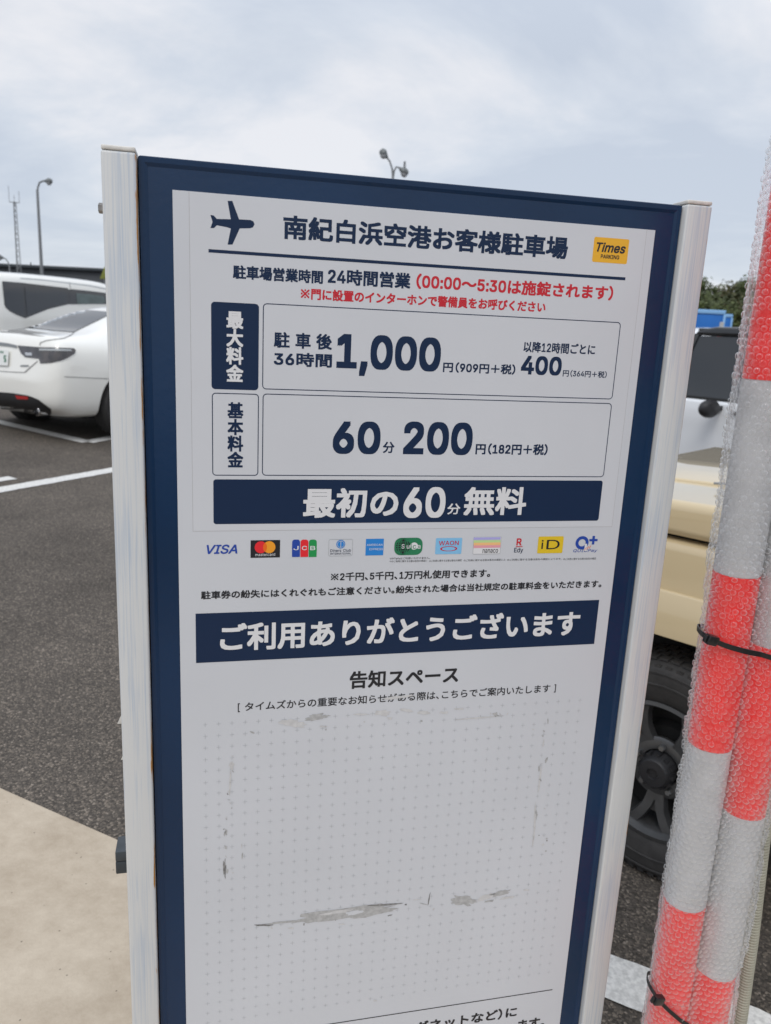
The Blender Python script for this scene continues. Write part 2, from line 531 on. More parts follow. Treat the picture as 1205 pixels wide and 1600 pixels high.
def drape(name, poly, step, ray_fn, bvh, m, parent, off=0.004, inv=None, mirror=False, edge=False):
    """cut a patch of the surface bvh along the rays ray_fn(x, y) and lift it by off; inv maps to the parent's axes"""
    vs, ts = patch2d(poly, step)
    pts, ok = [], []
    dist = None
    if edge:
        ds = [bvh.ray_cast(*ray_fn(v.x, v.y))[3] for v in vs]
        ds = sorted(q for q in ds if q)
        dist = ds[int(len(ds) * 0.7)] if ds else None
    for v in vs:
        o, d = ray_fn(v.x, v.y)
        h = bvh.ray_cast(o, d)
        if h[0] is None and dist:
            h = bvh.find_nearest(o + d * dist)
        if h[0] is None:
            pts.append(Vector()); ok.append(False)
        else:
            nrm = h[1] if h[1].dot(d) < 0 else -h[1]
            pts.append(h[0] + nrm * off); ok.append(True)
    fs = [t for t in ts if all(ok[i] for i in t)]
    if inv is not None:
        pts = [inv @ p for p in pts]
    res = None
    if fs:
        res = mesh(name, pts, fs, m, parent, smooth=True)
        if mirror:
            mesh(name, [(p.x, -p.y, p.z) for p in pts], [tuple(reversed(f)) for f in fs], m, parent, smooth=True)
    return res

# letter outlines (digits and Latin): char advance/contour/contour...;
GLYPHS = '''+ 227/99,17,99,182,128,182,128,17/31,86,31,113,195,113,195,86;, 94/19,-60,34,36,68,36,42,-60;0 227/113,-3,87,0,65,12,47,31,34,57,27,89,24,127,27,165,35,197,48,223,65,242,87,254,113,258,139,254,161,242,179,223,192,197,200,165,203,127,200,89,192,57,179,31,162,12,140,0/113,25,131,28,145,37,157,52,165,72,170,97,172,127,170,157,165,182,157,203,145,218,131,227,113,230,96,227,82,218,70,203,62,182,56,157,55,127,56,97,62,72,70,52,82,37,96,28;1 227/38,0,38,27,195,27,195,0/138,254,138,0,106,0,106,224,105,224,43,179,43,213,99,254;2 227/32,0,32,24,117,114,141,141,155,163,159,174,160,186,159,198,154,209,146,218,137,224,125,228,112,230,98,228,86,224,77,216,69,207,65,195,64,181,33,181,35,202,43,221,55,237,72,248,91,255,112,258,134,255,153,248,169,237,181,223,188,205,191,186,189,172,185,159,179,145,168,129,133,90,76,30,76,28,195,28,195,0;3 227/109,-3,87,-1,66,5,49,15,35,29,26,46,22,66,55,66,57,54,63,44,72,35,83,30,95,26,109,25,124,26,138,30,149,37,157,46,163,58,165,72,163,86,158,98,150,109,137,117,121,122,101,124,78,124,78,150,144,224,144,226,35,226,35,254,186,254,186,230,106,139,106,144,132,144,154,138,172,127,185,111,194,93,196,72,194,51,185,33,172,18,154,6,133,-1;4 227/20,53,20,79,123,254,155,254,54,83,54,81,207,81,207,53/141,0,141,61,141,73,141,159,171,159,171,0;5 227/111,-3,89,-1,70,6,54,16,41,30,33,47,30,65,61,65,64,54,69,44,77,36,87,30,98,26,111,25,125,27,138,32,149,41,157,52,162,66,164,81,162,97,157,111,148,122,137,131,124,137,109,138,84,134,73,129,64,123,34,126,48,254,183,254,183,226,75,226,67,151,68,151,77,157,89,162,101,166,115,167,131,165,147,160,161,153,172,143,182,130,189,116,194,99,195,82,193,58,184,38,171,21,154,8,134,-1;6 227/113,-3,91,-1,71,7,55,20,42,37,34,58,32,81,34,100,40,119,51,142,69,170,126,254,161,254,75,131,73,131,83,144,98,153,117,157,139,155,158,147,173,136,185,120,192,101,194,79,192,56,184,36,171,20,155,7,135,-1/113,24,127,26,139,31,149,40,157,51,162,64,164,79,162,94,157,107,149,118,139,126,127,131,113,133,99,131,87,126,77,118,69,107,64,94,62,79,64,64,69,51,77,40,87,31,99,26;7 227/48,0,162,224,162,226,31,226,31,254,195,254,195,224,82,0;8 227/113,-3,89,-1,68,6,50,17,37,31,29,48,26,68,28,83,33,98,40,110,51,121,63,128,76,132,76,133,59,141,46,154,38,171,35,190,38,209,45,225,57,239,73,249,92,256,113,258,134,256,153,249,169,239,181,225,188,209,191,190,188,171,180,154,167,141,150,133,150,132,164,128,176,121,186,110,194,98,199,83,200,68,198,48,189,31,176,17,158,6,137,-1/113,25,129,26,142,30,153,37,161,46,167,57,168,69,167,83,161,94,153,104,141,111,128,116,113,118,98,116,85,111,73,104,65,94,59,83,58,69,59,57,64,46,73,37,84,30,97,26/113,145,126,146,137,150,146,157,154,165,158,176,160,188,158,200,154,210,147,218,138,225,126,229,113,230,100,229,89,225,79,218,72,210,68,200,66,188,68,176,72,165,79,157,89,150,100,146;9 227/113,258,135,255,155,247,171,234,184,217,192,197,194,173,192,155,186,135,175,112,158,84,100,0,65,0,151,124,154,124,144,111,128,101,109,97,87,100,69,107,53,119,41,134,34,154,32,176,34,198,42,218,55,235,71,247,91,255/113,230,99,228,87,223,77,215,69,204,64,191,63,176,64,161,69,148,77,137,87,129,99,123,113,122,127,123,139,129,149,137,157,147,162,160,164,175,162,190,157,204,150,215,139,223,127,228;: 94/48,-2,39,-1,31,4,26,12,25,20,26,29,31,37,39,42,48,43,56,42,64,37,69,29,71,20,69,12,64,4,56,-1/48,135,39,137,31,142,26,149,25,158,26,167,31,174,39,179,48,181,56,179,64,174,69,167,71,158,69,149,64,142,56,137;A 240/8,0,101,254,138,254,231,0,198,0,144,151,132,186,116,239,123,239,106,185,95,151,43,0/55,71,55,99,185,99,185,71;B 228/30,0,30,254,121,254,145,252,164,245,180,235,190,221,197,205,199,187,198,172,193,160,187,150,178,143,157,133,157,131,170,129,182,123,192,114,201,102,207,86,209,68,207,50,200,33,189,20,172,9,151,2,123,0/62,29,122,29,148,31,165,40,175,53,178,68,176,81,171,92,163,102,153,109,140,114,124,115,62,115/62,143,119,143,132,144,144,148,154,155,162,163,166,174,168,186,165,202,156,214,141,223,120,226,62,226;C 255/134,-3,103,1,75,12,52,32,35,58,24,90,20,127,24,165,35,197,52,223,75,242,103,254,134,258,152,256,170,252,186,245,201,236,214,224,224,209,232,193,236,174,204,174,200,186,195,197,179,214,158,224,134,228,111,225,92,216,75,202,62,182,54,157,52,127,54,97,63,72,75,53,92,38,112,29,134,26,158,30,179,40,195,57,204,80,236,80,232,62,224,45,214,31,201,19,187,9,170,2,153,-2;D 251/109,0,48,0,48,29,107,29,136,31,159,40,177,55,189,75,197,99,200,128,197,156,190,180,177,200,160,214,138,223,110,226,47,226,47,254,113,254,147,251,176,239,200,221,217,196,227,164,231,128,227,91,217,59,199,34,175,15,145,4/62,254,62,0,30,0,30,254;E 209/30,0,30,254,186,254,186,226,62,226,62,143,178,143,178,114,62,114,62,29,188,29,188,0;G 260/134,-3,102,1,75,13,52,32,35,58,24,90,20,127,24,165,35,197,52,223,74,242,102,254,132,258,152,256,170,252,187,245,202,235,214,222,225,208,232,192,237,174,204,174,194,197,178,213,158,224,133,228,111,225,92,216,75,202,62,182,54,157,52,127,54,97,63,72,75,53,92,38,112,29,134,26,155,29,172,36,187,47,198,62,205,80,207,101,217,100,141,100,141,128,239,128,239,100,236,71,225,45,209,25,188,9,163,0;I 150/16,0,16,29,59,29,59,226,16,226,16,254,135,254,135,226,91,226,91,29,135,29,135,0;J 198/93,-3,62,2,38,16,22,40,17,73,17,86,49,86,49,73,52,52,61,37,75,28,93,25,110,28,124,37,133,52,136,73,136,254,168,254,168,73,163,40,147,16,123,2;K 233/52,73,52,108,70,131,87,152,106,172,182,254,224,254,116,138,114,138/30,0,30,254,62,254,62,167,62,112,62,97,62,0/186,0,94,130,114,155,224,0;L 196/30,0,30,254,62,254,62,29,181,29,181,0;M 314/30,0,30,254,76,254,139,94,144,79,150,61,156,42,161,24,154,24,159,41,165,61,171,79,176,94,238,254,284,254,284,0,252,0,252,145,252,163,253,184,253,207,253,229,256,229,249,205,241,181,234,161,228,145,171,0,143,0,85,145,80,160,72,181,65,204,56,229,59,229,60,208,60,186,61,164,61,145,61,0;N 262/30,0,30,254,68,254,172,91,181,75,194,53,207,27,202,27,200,54,200,79,199,97,199,254,232,254,232,0,193,0,101,145,89,165,74,191,54,226,60,227,61,192,62,164,62,145,62,0;O 267/133,-3,103,1,75,12,52,32,35,58,24,90,20,127,24,165,35,197,52,223,75,242,103,254,133,258,164,254,192,242,215,223,232,197,243,165,247,127,243,90,232,58,215,32,192,12,164,1/133,26,155,29,175,38,191,52,204,72,212,97,215,127,212,157,204,182,191,202,175,216,155,225,133,228,112,225,92,216,75,202,63,182,54,157,52,127,54,97,63,72,75,52,92,38,112,29;P 222/30,0,30,254,118,254,144,252,166,244,183,231,195,215,202,195,204,174,202,152,195,133,183,116,166,104,144,96,118,93,62,93,62,0/62,121,116,121,134,123,149,128,159,136,167,147,171,160,172,174,171,188,167,201,159,211,148,219,134,224,116,226,62,226;Q 267/123,80,156,80,185,42,192,32,234,-24,200,-24,173,13,166,23/133,-3,103,1,75,12,52,32,35,58,24,90,20,127,24,165,35,197,52,223,75,242,103,254,133,258,164,254,192,242,215,223,232,197,243,165,247,127,243,90,232,58,215,32,192,12,164,1/133,26,155,29,175,38,191,52,204,72,212,97,215,127,212,157,204,182,191,202,175,216,155,225,133,228,112,225,92,216,75,202,63,182,54,157,52,127,54,97,63,72,75,52,92,38,112,29;R 224/30,0,30,254,118,254,145,252,167,244,183,232,195,217,202,198,205,176,202,154,195,136,183,120,166,109,145,101,118,99,62,99,62,0/62,128,117,128,135,129,149,133,160,141,167,150,171,162,173,176,171,190,167,202,159,212,149,220,134,224,116,226,62,226/177,0,115,115,151,115,214,0;S 223/112,-4,86,-2,64,5,46,15,32,30,23,48,19,68,52,68,55,55,62,44,71,35,83,29,97,26,112,25,128,26,143,30,155,37,165,46,171,57,173,70,171,81,166,89,158,96,148,102,122,111,92,120,64,130,43,145,30,163,26,186,29,206,37,224,51,238,69,249,90,256,114,258,137,256,158,249,175,238,189,224,197,208,200,189,169,189,163,206,151,219,134,227,112,229,97,228,84,224,73,218,64,209,59,199,58,188,60,176,65,167,74,160,85,154,106,147,132,140,156,132,179,119,189,110,197,99,202,85,204,69,201,50,193,32,180,17,162,5,139,-2;T 224/16,226,16,254,208,254,208,226,128,226,128,0,96,0,96,226;U 259/129,-4,101,-1,77,8,57,22,42,40,33,62,30,87,30,254,62,254,62,89,64,72,70,57,80,44,94,34,110,28,129,26,149,28,165,34,179,44,188,57,194,72,196,89,196,254,229,254,229,87,226,62,216,40,201,22,182,8,157,-1;V 240/102,0,8,254,42,254,96,103,108,69,124,15,117,15,133,69,145,103,197,254,231,254,139,0;W 343/78,0,8,254,41,254,82,98,88,73,93,47,98,20,95,20,100,47,106,73,112,98,153,254,190,254,231,98,237,73,243,47,249,20,244,20,249,47,255,73,261,98,302,254,335,254,265,0,228,0,184,161,176,196,168,237,175,237,167,197,159,161,115,0;X 237/9,0,109,142,109,118,15,254,52,254,89,200,102,181,112,164,122,146,116,146,126,164,136,181,149,200,187,254,223,254,129,119,129,143,228,0,191,0,146,65,134,83,125,98,115,116,122,116,113,98,103,83,91,65,46,0;[ 137/51,-48,51,270,118,270,118,244,80,244,80,-22,118,-22,118,-48;] 137/18,-48,18,-22,57,-22,57,244,18,244,18,270,86,270,86,-48;a 195/80,-4,63,-3,47,2,34,11,24,22,17,37,15,54,17,69,22,80,29,90,39,97,63,105,89,110,117,113,133,117,136,121,138,127,138,128,137,139,133,148,128,156,120,161,110,164,98,165,85,164,75,161,59,150,50,137,20,146,29,161,39,173,52,182,66,188,82,191,97,192,119,190,143,180,153,172,161,160,167,145,168,126,168,0,138,0,138,26,136,26,126,12,108,1,95,-3/85,23,101,24,114,29,124,37,132,47,136,57,138,69,138,95,130,91,116,88,100,86,88,84,67,79,58,75,52,70,47,62,46,52,47,43,51,36,57,30,65,26;b 212/115,-4,99,-3,86,2,69,16,59,29,56,29,56,0,26,0,26,254,57,254,57,160,59,160,69,173,86,186,98,191,115,192,137,189,156,180,173,166,185,146,193,122,195,94,193,66,185,42,173,23,157,8,137,-1/110,23,126,26,140,33,150,44,158,58,163,75,164,95,163,114,158,131,150,145,140,156,126,163,110,165,94,163,81,156,70,145,62,131,58,114,56,95,58,75,63,58,70,43,81,32,94,26;c 198/104,-4,79,-1,58,8,41,23,28,43,20,66,17,94,20,122,28,146,41,165,58,180,79,189,104,192,130,189,153,178,170,161,181,138,151,131,145,145,135,155,121,162,104,165,86,162,73,155,62,144,54,129,50,112,48,94,50,75,54,59,62,44,73,33,86,26,104,23,121,26,135,33,146,44,152,59,181,51,177,39,171,28,153,11,130,0;d 212/98,-4,75,-1,56,8,40,23,27,42,20,66,17,94,20,122,27,146,40,166,56,180,75,189,98,192,114,191,126,186,144,173,153,160,155,160,155,254,186,254,186,0,156,0,156,29,153,29,143,16,126,2,114,-3/102,23,118,26,132,32,142,43,150,58,154,75,156,95,154,114,150,131,142,145,132,156,118,163,102,165,86,163,72,156,62,145,54,131,50,114,48,95,50,75,54,58,62,44,73,33,86,26;e 202/106,-4,80,-1,58,8,41,23,28,42,20,66,17,93,20,121,28,145,40,165,58,180,78,189,103,192,118,191,133,187,147,180,160,170,170,157,179,141,184,121,186,97,186,85,37,85,37,110,169,110,155,101,153,119,149,134,141,147,131,157,118,163,103,165,87,163,73,157,62,147,54,135,50,121,48,105,48,89,50,69,55,53,64,40,76,31,90,25,106,23,127,26,143,36,153,53,182,45,177,32,168,20,156,10,141,2,125,-3;g 213/103,-75,84,-74,67,-70,53,-63,41,-55,32,-45,25,-35,51,-20,61,-33,77,-44,89,-48,103,-49,124,-46,141,-38,152,-23,156,-3,156,34,153,34,143,21,126,8,114,4,97,2,76,5,56,13,40,27,28,45,20,68,17,96,20,123,27,147,40,166,56,180,76,189,98,192,114,191,127,186,144,173,154,159,157,159,157,190,186,190,186,-4,183,-27,175,-45,162,-59,145,-68,125,-73/102,30,118,32,132,38,142,47,150,61,155,77,156,96,155,115,150,132,142,146,132,156,119,163,102,165,86,163,73,156,62,145,54,131,50,115,48,96,50,78,54,61,62,48,73,38,86,32;i 83/26,0,26,190,57,190,57,0/42,221,34,223,27,227,22,234,21,242,22,249,27,256,34,260,42,262,50,260,57,256,62,249,63,242,62,234,57,227,50,223;k 190/55,68,55,106,60,106,142,190,180,190,92,100,89,100/26,0,26,254,57,254,57,0/147,0,74,93,96,114,186,0;l 95/70,-1,50,2,37,10,29,24,26,42,26,254,57,254,57,49,58,38,60,31,65,27,73,26,80,26,85,27,90,1,81,0;m 305/26,0,26,190,56,190,56,148,54,148,59,162,66,173,75,182,86,188,98,192,110,193,129,190,144,180,154,166,160,147,156,147,161,160,169,172,178,181,190,187,204,192,218,193,234,191,249,186,261,177,270,164,276,148,278,128,278,0,248,0,248,127,245,145,236,156,224,163,209,165,197,164,187,160,179,153,173,145,169,135,168,124,168,0,137,0,137,130,134,144,126,156,115,163,100,165,89,164,79,160,70,154,63,145,58,133,57,119,57,0;n 205/57,113,57,0,26,0,26,190,56,190,56,144,51,144,62,166,76,181,94,189,114,192,132,190,147,184,160,174,170,160,176,142,179,120,179,0,148,0,148,118,145,137,136,152,123,161,105,165,92,163,80,159,71,151,63,141,58,129;o 208/104,-4,79,-1,58,8,41,23,28,43,20,66,17,94,20,122,28,146,41,165,58,180,79,189,104,192,128,189,149,180,167,165,180,146,188,122,191,94,188,66,180,43,167,23,149,8,128,-1/104,23,121,26,135,33,146,44,154,59,158,75,160,94,158,112,154,129,146,144,135,155,121,162,104,165,86,162,73,155,62,144,54,129,50,112,48,94,50,75,54,59,62,44,73,33,86,26;p 212/26,-71,26,190,56,190,56,160,59,160,69,173,86,186,98,191,115,192,137,189,156,180,173,166,185,146,193,122,195,94,193,66,185,42,173,23,157,8,137,-1,115,-4,99,-3,86,2,69,16,59,29,57,29,57,-71/110,23,126,26,140,33,150,44,158,58,163,75,164,95,163,114,158,131,150,145,140,156,126,163,110,165,94,163,81,156,70,145,62,131,58,114,56,95,58,75,63,58,70,43,81,32,94,26;r 130/26,0,26,190,56,190,56,160,58,160,65,173,76,184,90,190,107,192,115,192,122,192,122,161,115,162,103,163,91,161,80,157,70,151,63,142,58,131,57,118,57,0;s 182/91,-4,72,-3,56,2,42,9,31,19,23,32,18,47,47,53,53,40,62,30,75,25,91,23,108,25,122,31,131,40,134,51,132,60,127,68,118,74,106,78,75,85,52,93,36,104,27,119,23,137,26,152,33,166,43,177,58,185,74,190,94,192,112,191,127,186,140,179,149,170,157,158,162,145,134,139,129,149,121,158,110,164,94,166,78,164,65,158,57,150,54,139,56,129,62,122,72,116,86,111,115,105,137,97,153,86,162,71,166,53,163,37,156,24,145,12,130,3,112,-2;t 114/102,190,102,164,3,164,3,190/32,236,63,236,63,49,64,38,68,31,75,26,85,25,93,26,101,27,107,1,96,-1,84,-2,62,1,46,11,36,26,32,46;u 205/91,-3,73,-1,57,5,44,15,35,29,28,47,26,69,26,190,57,190,57,72,60,52,68,37,82,28,100,25,113,27,125,31,134,38,142,48,146,61,148,76,148,190,179,190,179,0,149,0,149,46,154,46,143,23,129,8,111,0;y 195/24,-69,31,-43,36,-44,52,-44,59,-42,65,-37,71,-29,75,-18,81,-1,9,190,42,190,83,78,93,43,103,10,92,10,101,43,112,78,153,190,186,190,102,-29,88,-54,80,-62,70,-68,58,-71,46,-73,32,-72'''

# ------------------------------------------------------------------ ground
def struct(o):
    o['kind'] = 'structure'
    return o


def axis(a, b, dense_a, dense_b, ds):
    xs = [a]
    k = np.arange(dense_a, dense_b + 1e-6, ds).tolist()
    left = [dense_a - 1.5 * 1.5 ** i for i in range(20) if dense_a - 1.5 * 1.5 ** i > a]
    right = [dense_b + 1.5 * 1.5 ** i for i in range(20) if dense_b + 1.5 * 1.5 ** i < b]
    return [a] + left[::-1] + k + right + [b]


gx = axis(-1500, 1500, -14, 12, 0.5)
gy = axis(-800, 2000, -6, 24, 0.5)
gv = [(x, y, gz(x, y)) for y in gy for x in gx]
nx = len(gx)
gf = [(j * nx + i, j * nx + i + 1, (j + 1) * nx + i + 1, (j + 1) * nx + i) for j in range(len(gy) - 1) for i in range(nx - 1)]
struct(mesh('car_park_ground', gv, gf, MT['asphalt'], smooth=True))

# concrete pad: its edge runs from lower left to lower right of the photograph
e0, e1 = on_ground(0, 1233), on_ground(196, 1325)
ed = (e1 - e0).normalized()
pa, pb = e0 - ed * 3.2, e0 + ed * 4.2
back = Vector((ed.y, -ed.x, 0))
back = back if back.y < 0 else -back
mb = MB()
ring = []
for k in range(33):
    p = pa.lerp(pb, k / 32)
    w = 0.004 * noise.noise(p * 6)
    ring.append(p + back * w)
poly = ring + [pb + back * 5, pa + back * 5]
n = len(poly)
top = [Vector((p.x, p.y, 0.014)) for p in poly]
bot = [Vector((p.x, p.y, -0.06)) for p in poly]
mb.add(top + bot, [tuple(range(n)), tuple(range(n, 2 * n))[::-1]] + [(i, (i + 1) % n, n + (i + 1) % n, n + i) for i in range(n)])
pad_ob = struct(mb.build('concrete_pad', MT['concrete'], bevel=0.0))


def stripe(name, pxa, pxb, width, side=0.0, extend=(0, 0), chip=0.006):
    """painted line laid on the asphalt between two spots, ragged edges"""
    a, b = (on_ground(*pxa) if len(pxa) == 2 else Vector(pxa)), (on_ground(*pxb) if len(pxb) == 2 else Vector(pxb))
    d = (b - a); d.z = 0; Ln = d.length; d.normalize()
    a = a - d * extend[0]; Ln += extend[0] + extend[1]
    nn = Vector((-d.y, d.x, 0))
    k = max(8, int(Ln / 0.04))
    vs = []
    for i in range(k + 1):
        p = a + d * (Ln * i / k)
        for s_ in (-0.5, 0.5):
            q = p + nn * (width * (s_ + side) + chip * noise.noise(p * 23 + nn * s_ * 9) * 1.6)
            vs.append((q.x, q.y, gz(q.x, q.y) + 0.005))
    fs = [(2 * i, 2 * i + 2, 2 * i + 3, 2 * i + 1) for i in range(k)]
    return struct(mesh(name, vs, fs, MT['marking']))


stripe('parking_line', (0, 766), (175, 735), 0.15, extend=(3, 6))
stripe('parking_line', (0, 750), (20, 747), 0.12, extend=(2, 0))
stripe('parking_line', (0, 660), (137, 691), 0.15, extend=(4, 0))
cnr = on_ground(137, 691)
stripe('parking_line', (137, 691), (175, 684), 0.15, extend=(0, 4.5))
stripe('parking_line', (0, 637), (28, 631), 0.12, extend=(3, 0))
stripe('parking_line', (955, 1528), (1205, 1625), 0.145, extend=(0.35, 3), chip=0.005)

# far land beyond the car park edge: hill under the forest (built with the background)

# ------------------------------------------------------------------ the sign
SW = 0.68                                    # width of the navy panel
T = np.array([-0.40407991, -0.58325877, 1.24851840]) * SW
O_ = wd(R0.T @ T) + Vector((0, 0, H))        # top left corner of the panel
UX = Vector((math.cos(YAW), -math.sin(YAW), 0)).normalized()
RZS = math.atan2(UX.y, UX.x)
ZT = O_.z
base = O_ + UX * (SW / 2)
Hm = np.diag([FPX, FPX, 1]) @ np.column_stack([rot3(PITCH, YAW, ROLL)[:, 0], rot3(PITCH, YAW, ROLL)[:, 1], T / SW])
Hi = np.linalg.inv(Hm)


def UV(px, py):                              # photograph -> (x right of panel centre, height above ground) on the board
    q = Hi @ np.array([px - 602.5, py - 800, 1.0])
    q = q[:2] / q[2]
    return Vector(((q[0] - 0.5) * SW, ZT - q[1] * SW - 0.014))


sign = thing('parking_sign', 'tall navy and white parking tariff board in Japanese between two white posts', 'sign',
             (base.x, base.y, 0.014), RZS)
ZL = ZT - 0.014                              # panel top in the sign's own height
PW, PD = 0.037, 0.037
for sx, x0 in ((-1, -SW / 2 - PW / 2 - 0.0005), (1, SW / 2 + PW / 2 + 0.0005)):
    m_ = MB().box((-PW / 2, -PD / 2, 0), (PW / 2, PD / 2, ZL - 0.0005))
    p_ = m_.build('post', MT['post'], sign, bevel=0.003, seg=3)
    p_.location = (x0, PD / 2 - 0.008, 0)
    c_ = MB().box((-PW / 2 + 0.0006, -PD / 2 + 0.0006, ZL), (PW / 2 - 0.0006, PD / 2 - 0.0006, ZL + 0.0050)).build('post_cap', MT['cap'], p_, bevel=0.0015, seg=3)
# base plates
for x0 in (-SW / 2 - PW / 2, SW / 2 + PW / 2):
    bp_ = MB().box((x0 - 0.06, -0.05, 0), (x0 + 0.06, 0.075, 0.009)).build('base_plate', MT['post'], sign, bevel=0.002)
# panel: a folded steel tray with a raised rim
ZB = 0.16
mb = MB()
mb.box((-SW / 2, 0.003, ZB), (SW / 2, 0.028, ZL - 0.0005))
panel = mb.build('panel', MT['navy_steel'], sign, bevel=0.0035, seg=4)
mb = MB()
rw, rt = 0.0055, 0.0016
# rim slightly proud along the panel's borders with soft inner slope
def rim_strip(a, b, c, d):
    mb.add([a, b, c, d], [(0, 1, 2, 3)])
X0, X1, Z0, Z1 = -SW / 2 + 0.0012, SW / 2 - 0.0012, ZB, ZL - 0.0022
out_ = [(X0, Z0), (X1, Z0), (X1, Z1), (X0, Z1)]
inn = [(X0 + rw, Z0 + rw), (X1 - rw, Z0 + rw), (X1 - rw, Z1 - rw), (X0 + rw, Z1 - rw)]
inn2 = [(X0 + rw * 1.7, Z0 + rw * 1.7), (X1 - rw * 1.7, Z0 + rw * 1.7), (X1 - rw * 1.7, Z1 - rw * 1.7), (X0 + rw * 1.7, Z1 - rw * 1.7)]
vs = [Vector((x, 0.0035, z)) for x, z in out_] + [Vector((x, 0.003 - rt, z)) for x, z in out_] + [Vector((x, 0.003 - rt, z)) for x, z in inn] + [Vector((x, 0.0028, z)) for x, z in inn2]
fs = []
for r_ in range(3):
    for i in range(4):
        j = (i + 1) % 4
        fs.append((r_ * 4 + i, r_ * 4 + j, r_ * 4 + 4 + j, r_ * 4 + 4 + i))
mesh('rim', vs, fs, MT['navy_steel'], panel)

LAY = 0.0


def flat(name, pts, m, parent, lift, kind=None):
    """flat print: polygon of board points, lift = distance in front of the panel face (metres)"""
    vs = [Vector((p[0], 0.003 - lift, p[1])) for p in pts]
    return mesh(name, vs, [tuple(range(len(vs)))], m, parent, kind=kind)


su0, su1 = (0.0546 - 0.5) * SW, (0.9478 - 0.5) * SW
sz1 = ZL - 0.0507 * SW
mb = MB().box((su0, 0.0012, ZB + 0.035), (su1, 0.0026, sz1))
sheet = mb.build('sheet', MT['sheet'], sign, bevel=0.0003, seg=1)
F0 = 0.0018                                  # sheet face in front of the panel face (y = 0.0012)
# overlay sticker with the tariff
q = [UV(294.5, 299.2), UV(1011, 357.6), UV(957.3, 822.6), UV(303, 830.6)]
q = [Vector(((q[0].x + q[3].x) / 2, sz1 - 0.0004)), Vector(((q[1].x + q[2].x) / 2, sz1 - 0.0004)),
     Vector(((q[1].x + q[2].x) / 2, (q[2].y + q[3].y) / 2)), Vector(((q[0].x + q[3].x) / 2, (q[2].y + q[3].y) / 2))]
flat('sticker_edge', [q[3] + Vector((-0.0005, -0.0005)), q[2] + Vector((0.0005, -0.0005)), q[1] + Vector((0.0005, 0)), q[0] + Vector((-0.0005, 0))], MT['seam'], sheet, F0 + 0.0001)
sticker = flat('tariff_sticker', [q[3], q[2], q[1], q[0]], MT['sticker'], sheet, F0 + 0.0002)
P0 = F0 + 0.0003                             # print level


def rrect(x0, x1, z0, z1, r, n=5):
    pts = []
    for cx, cz, a0 in ((x1 - r, z1 - r, 0), (x0 + r, z1 - r, 90), (x0 + r, z0 + r, 180), (x1 - r, z0 + r, 270)):
        for k in range(n + 1):
            a = R(a0 + 90 * k / n)
            pts.append((cx + r * math.cos(a), cz + r * math.sin(a)))
    return pts


def frame(name, x0, x1, z0, z1, r, w, m, lift):
    a, b = rrect(x0, x1, z0, z1, r), rrect(x0 + w, x1 - w, z0 + w, z1 - w, r - w)
    n = len(a)
    vs = [Vector((x, 0.003 - lift, z)) for x, z in a + b]
    return mesh(name, vs, [(i, (i + 1) % n, n + (i + 1) % n, n + i) for i in range(n)], m, sheet)


def bb(tl, tr, bl, br):
    a, b, c, d = UV(*tl), UV(*tr), UV(*bl), UV(*br)
    return (a.x + c.x) / 2, (b.x + d.x) / 2, (c.y + d.y) / 2, (a.y + b.y) / 2      # x0 x1 z0 z1


GL = {}
for rec in GLYPHS.split(';'):
    ch, rest = rec[0], rec[2:]
    seg = rest.split('/')
    GL[ch] = (int(seg[0]) / 500 * 1.27, [[(a / 500 * 1.27, b / 500 * 1.45) for a, b in zip(*[iter(map(int, s.split(',')))] * 2)] for s in seg[1:]])
GCACHE = {}
# reference mark: thin saltire and four dots
_b = [[(.14, .72), (.10, .68), (.42, .38), (.10, .08), (.14, .04), (.46, .34), (.78, .04), (.82, .08), (.50, .38), (.82, .68), (.78, .72), (.46, .42)]]
for _x, _y in ((.46, .68), (.46, .08), (.15, .38), (.77, .38)):
    _b.append([(_x + .045 * math.cos(k * math.pi / 4), _y + .045 * math.sin(k * math.pi / 4)) for k in range(8)])
GL['※'] = (0.95, _b)


def glyph(ch):
    """(verts2d, faces, advance) of one character"""
    if ch in GCACHE:
        return GCACHE[ch]
    groups, adv = [None], 1.0
    if ch in GL:
        adv = GL[ch][0]
        def area(p):
            return sum(p[i - 1][0] * p[i][1] - p[i][0] * p[i - 1][1] for i in range(len(p))) / 2
        sps = GL[ch][1]
        if ch == '※':
            groups = [[p] for p in sps]
        else:
            outer = [p for p in sps if area(p) < 0]
            groups = [[p] for p in outer]
            for hole in (p for p in sps if area(p) >= 0):
                hx = [q[0] for q in hole]; hy = [q[1] for q in hole]
                for gr in groups:
                    ox = [q[0] for q in gr[0]]; oy = [q[1] for q in gr[0]]
                    if min(ox) <= min(hx) and max(ox) >= max(hx) and min(oy) <= min(hy) and max(oy) >= max(hy):
                        gr.append(hole)
                        break
    v, f = [], []
    for li, gr in enumerate(groups):
        if gr is None:
            c = bpy.data.curves.new('g', 'FONT')
            c.body = ch
            c.size = 1
            c.resolution_u = 3
        else:
            c = bpy.data.curves.new('g', 'CURVE')
            c.dimensions = '2D'
            for sp in gr:
                s_ = c.splines.new('POLY')
                s_.points.add(len(sp) - 1)
                for p_, (x, y) in zip(s_.points, sp):
                    p_.co = (x, y, 0, 1)
                s_.use_cyclic_u = True
        c.fill_mode = 'FRONT'
        o = bpy.data.objects.new('g', c)
        C.objects.link(o)
        me = bpy.data.meshes.new_from_object(o.evaluated_get(bpy.context.evaluated_depsgraph_get()))
        n = len(v)
        v += [(p.co.x, p.co.y, li) for p in me.vertices]
        f += [tuple(i + n for i in p.vertices) for p in me.polygons]
        bpy.data.objects.remove(o)
        bpy.data.curves.remove(c)
        bpy.data.meshes.remove(me)
    GCACHE[ch] = (v, f, adv)
    return GCACHE[ch]


HALF = set('、。（）')


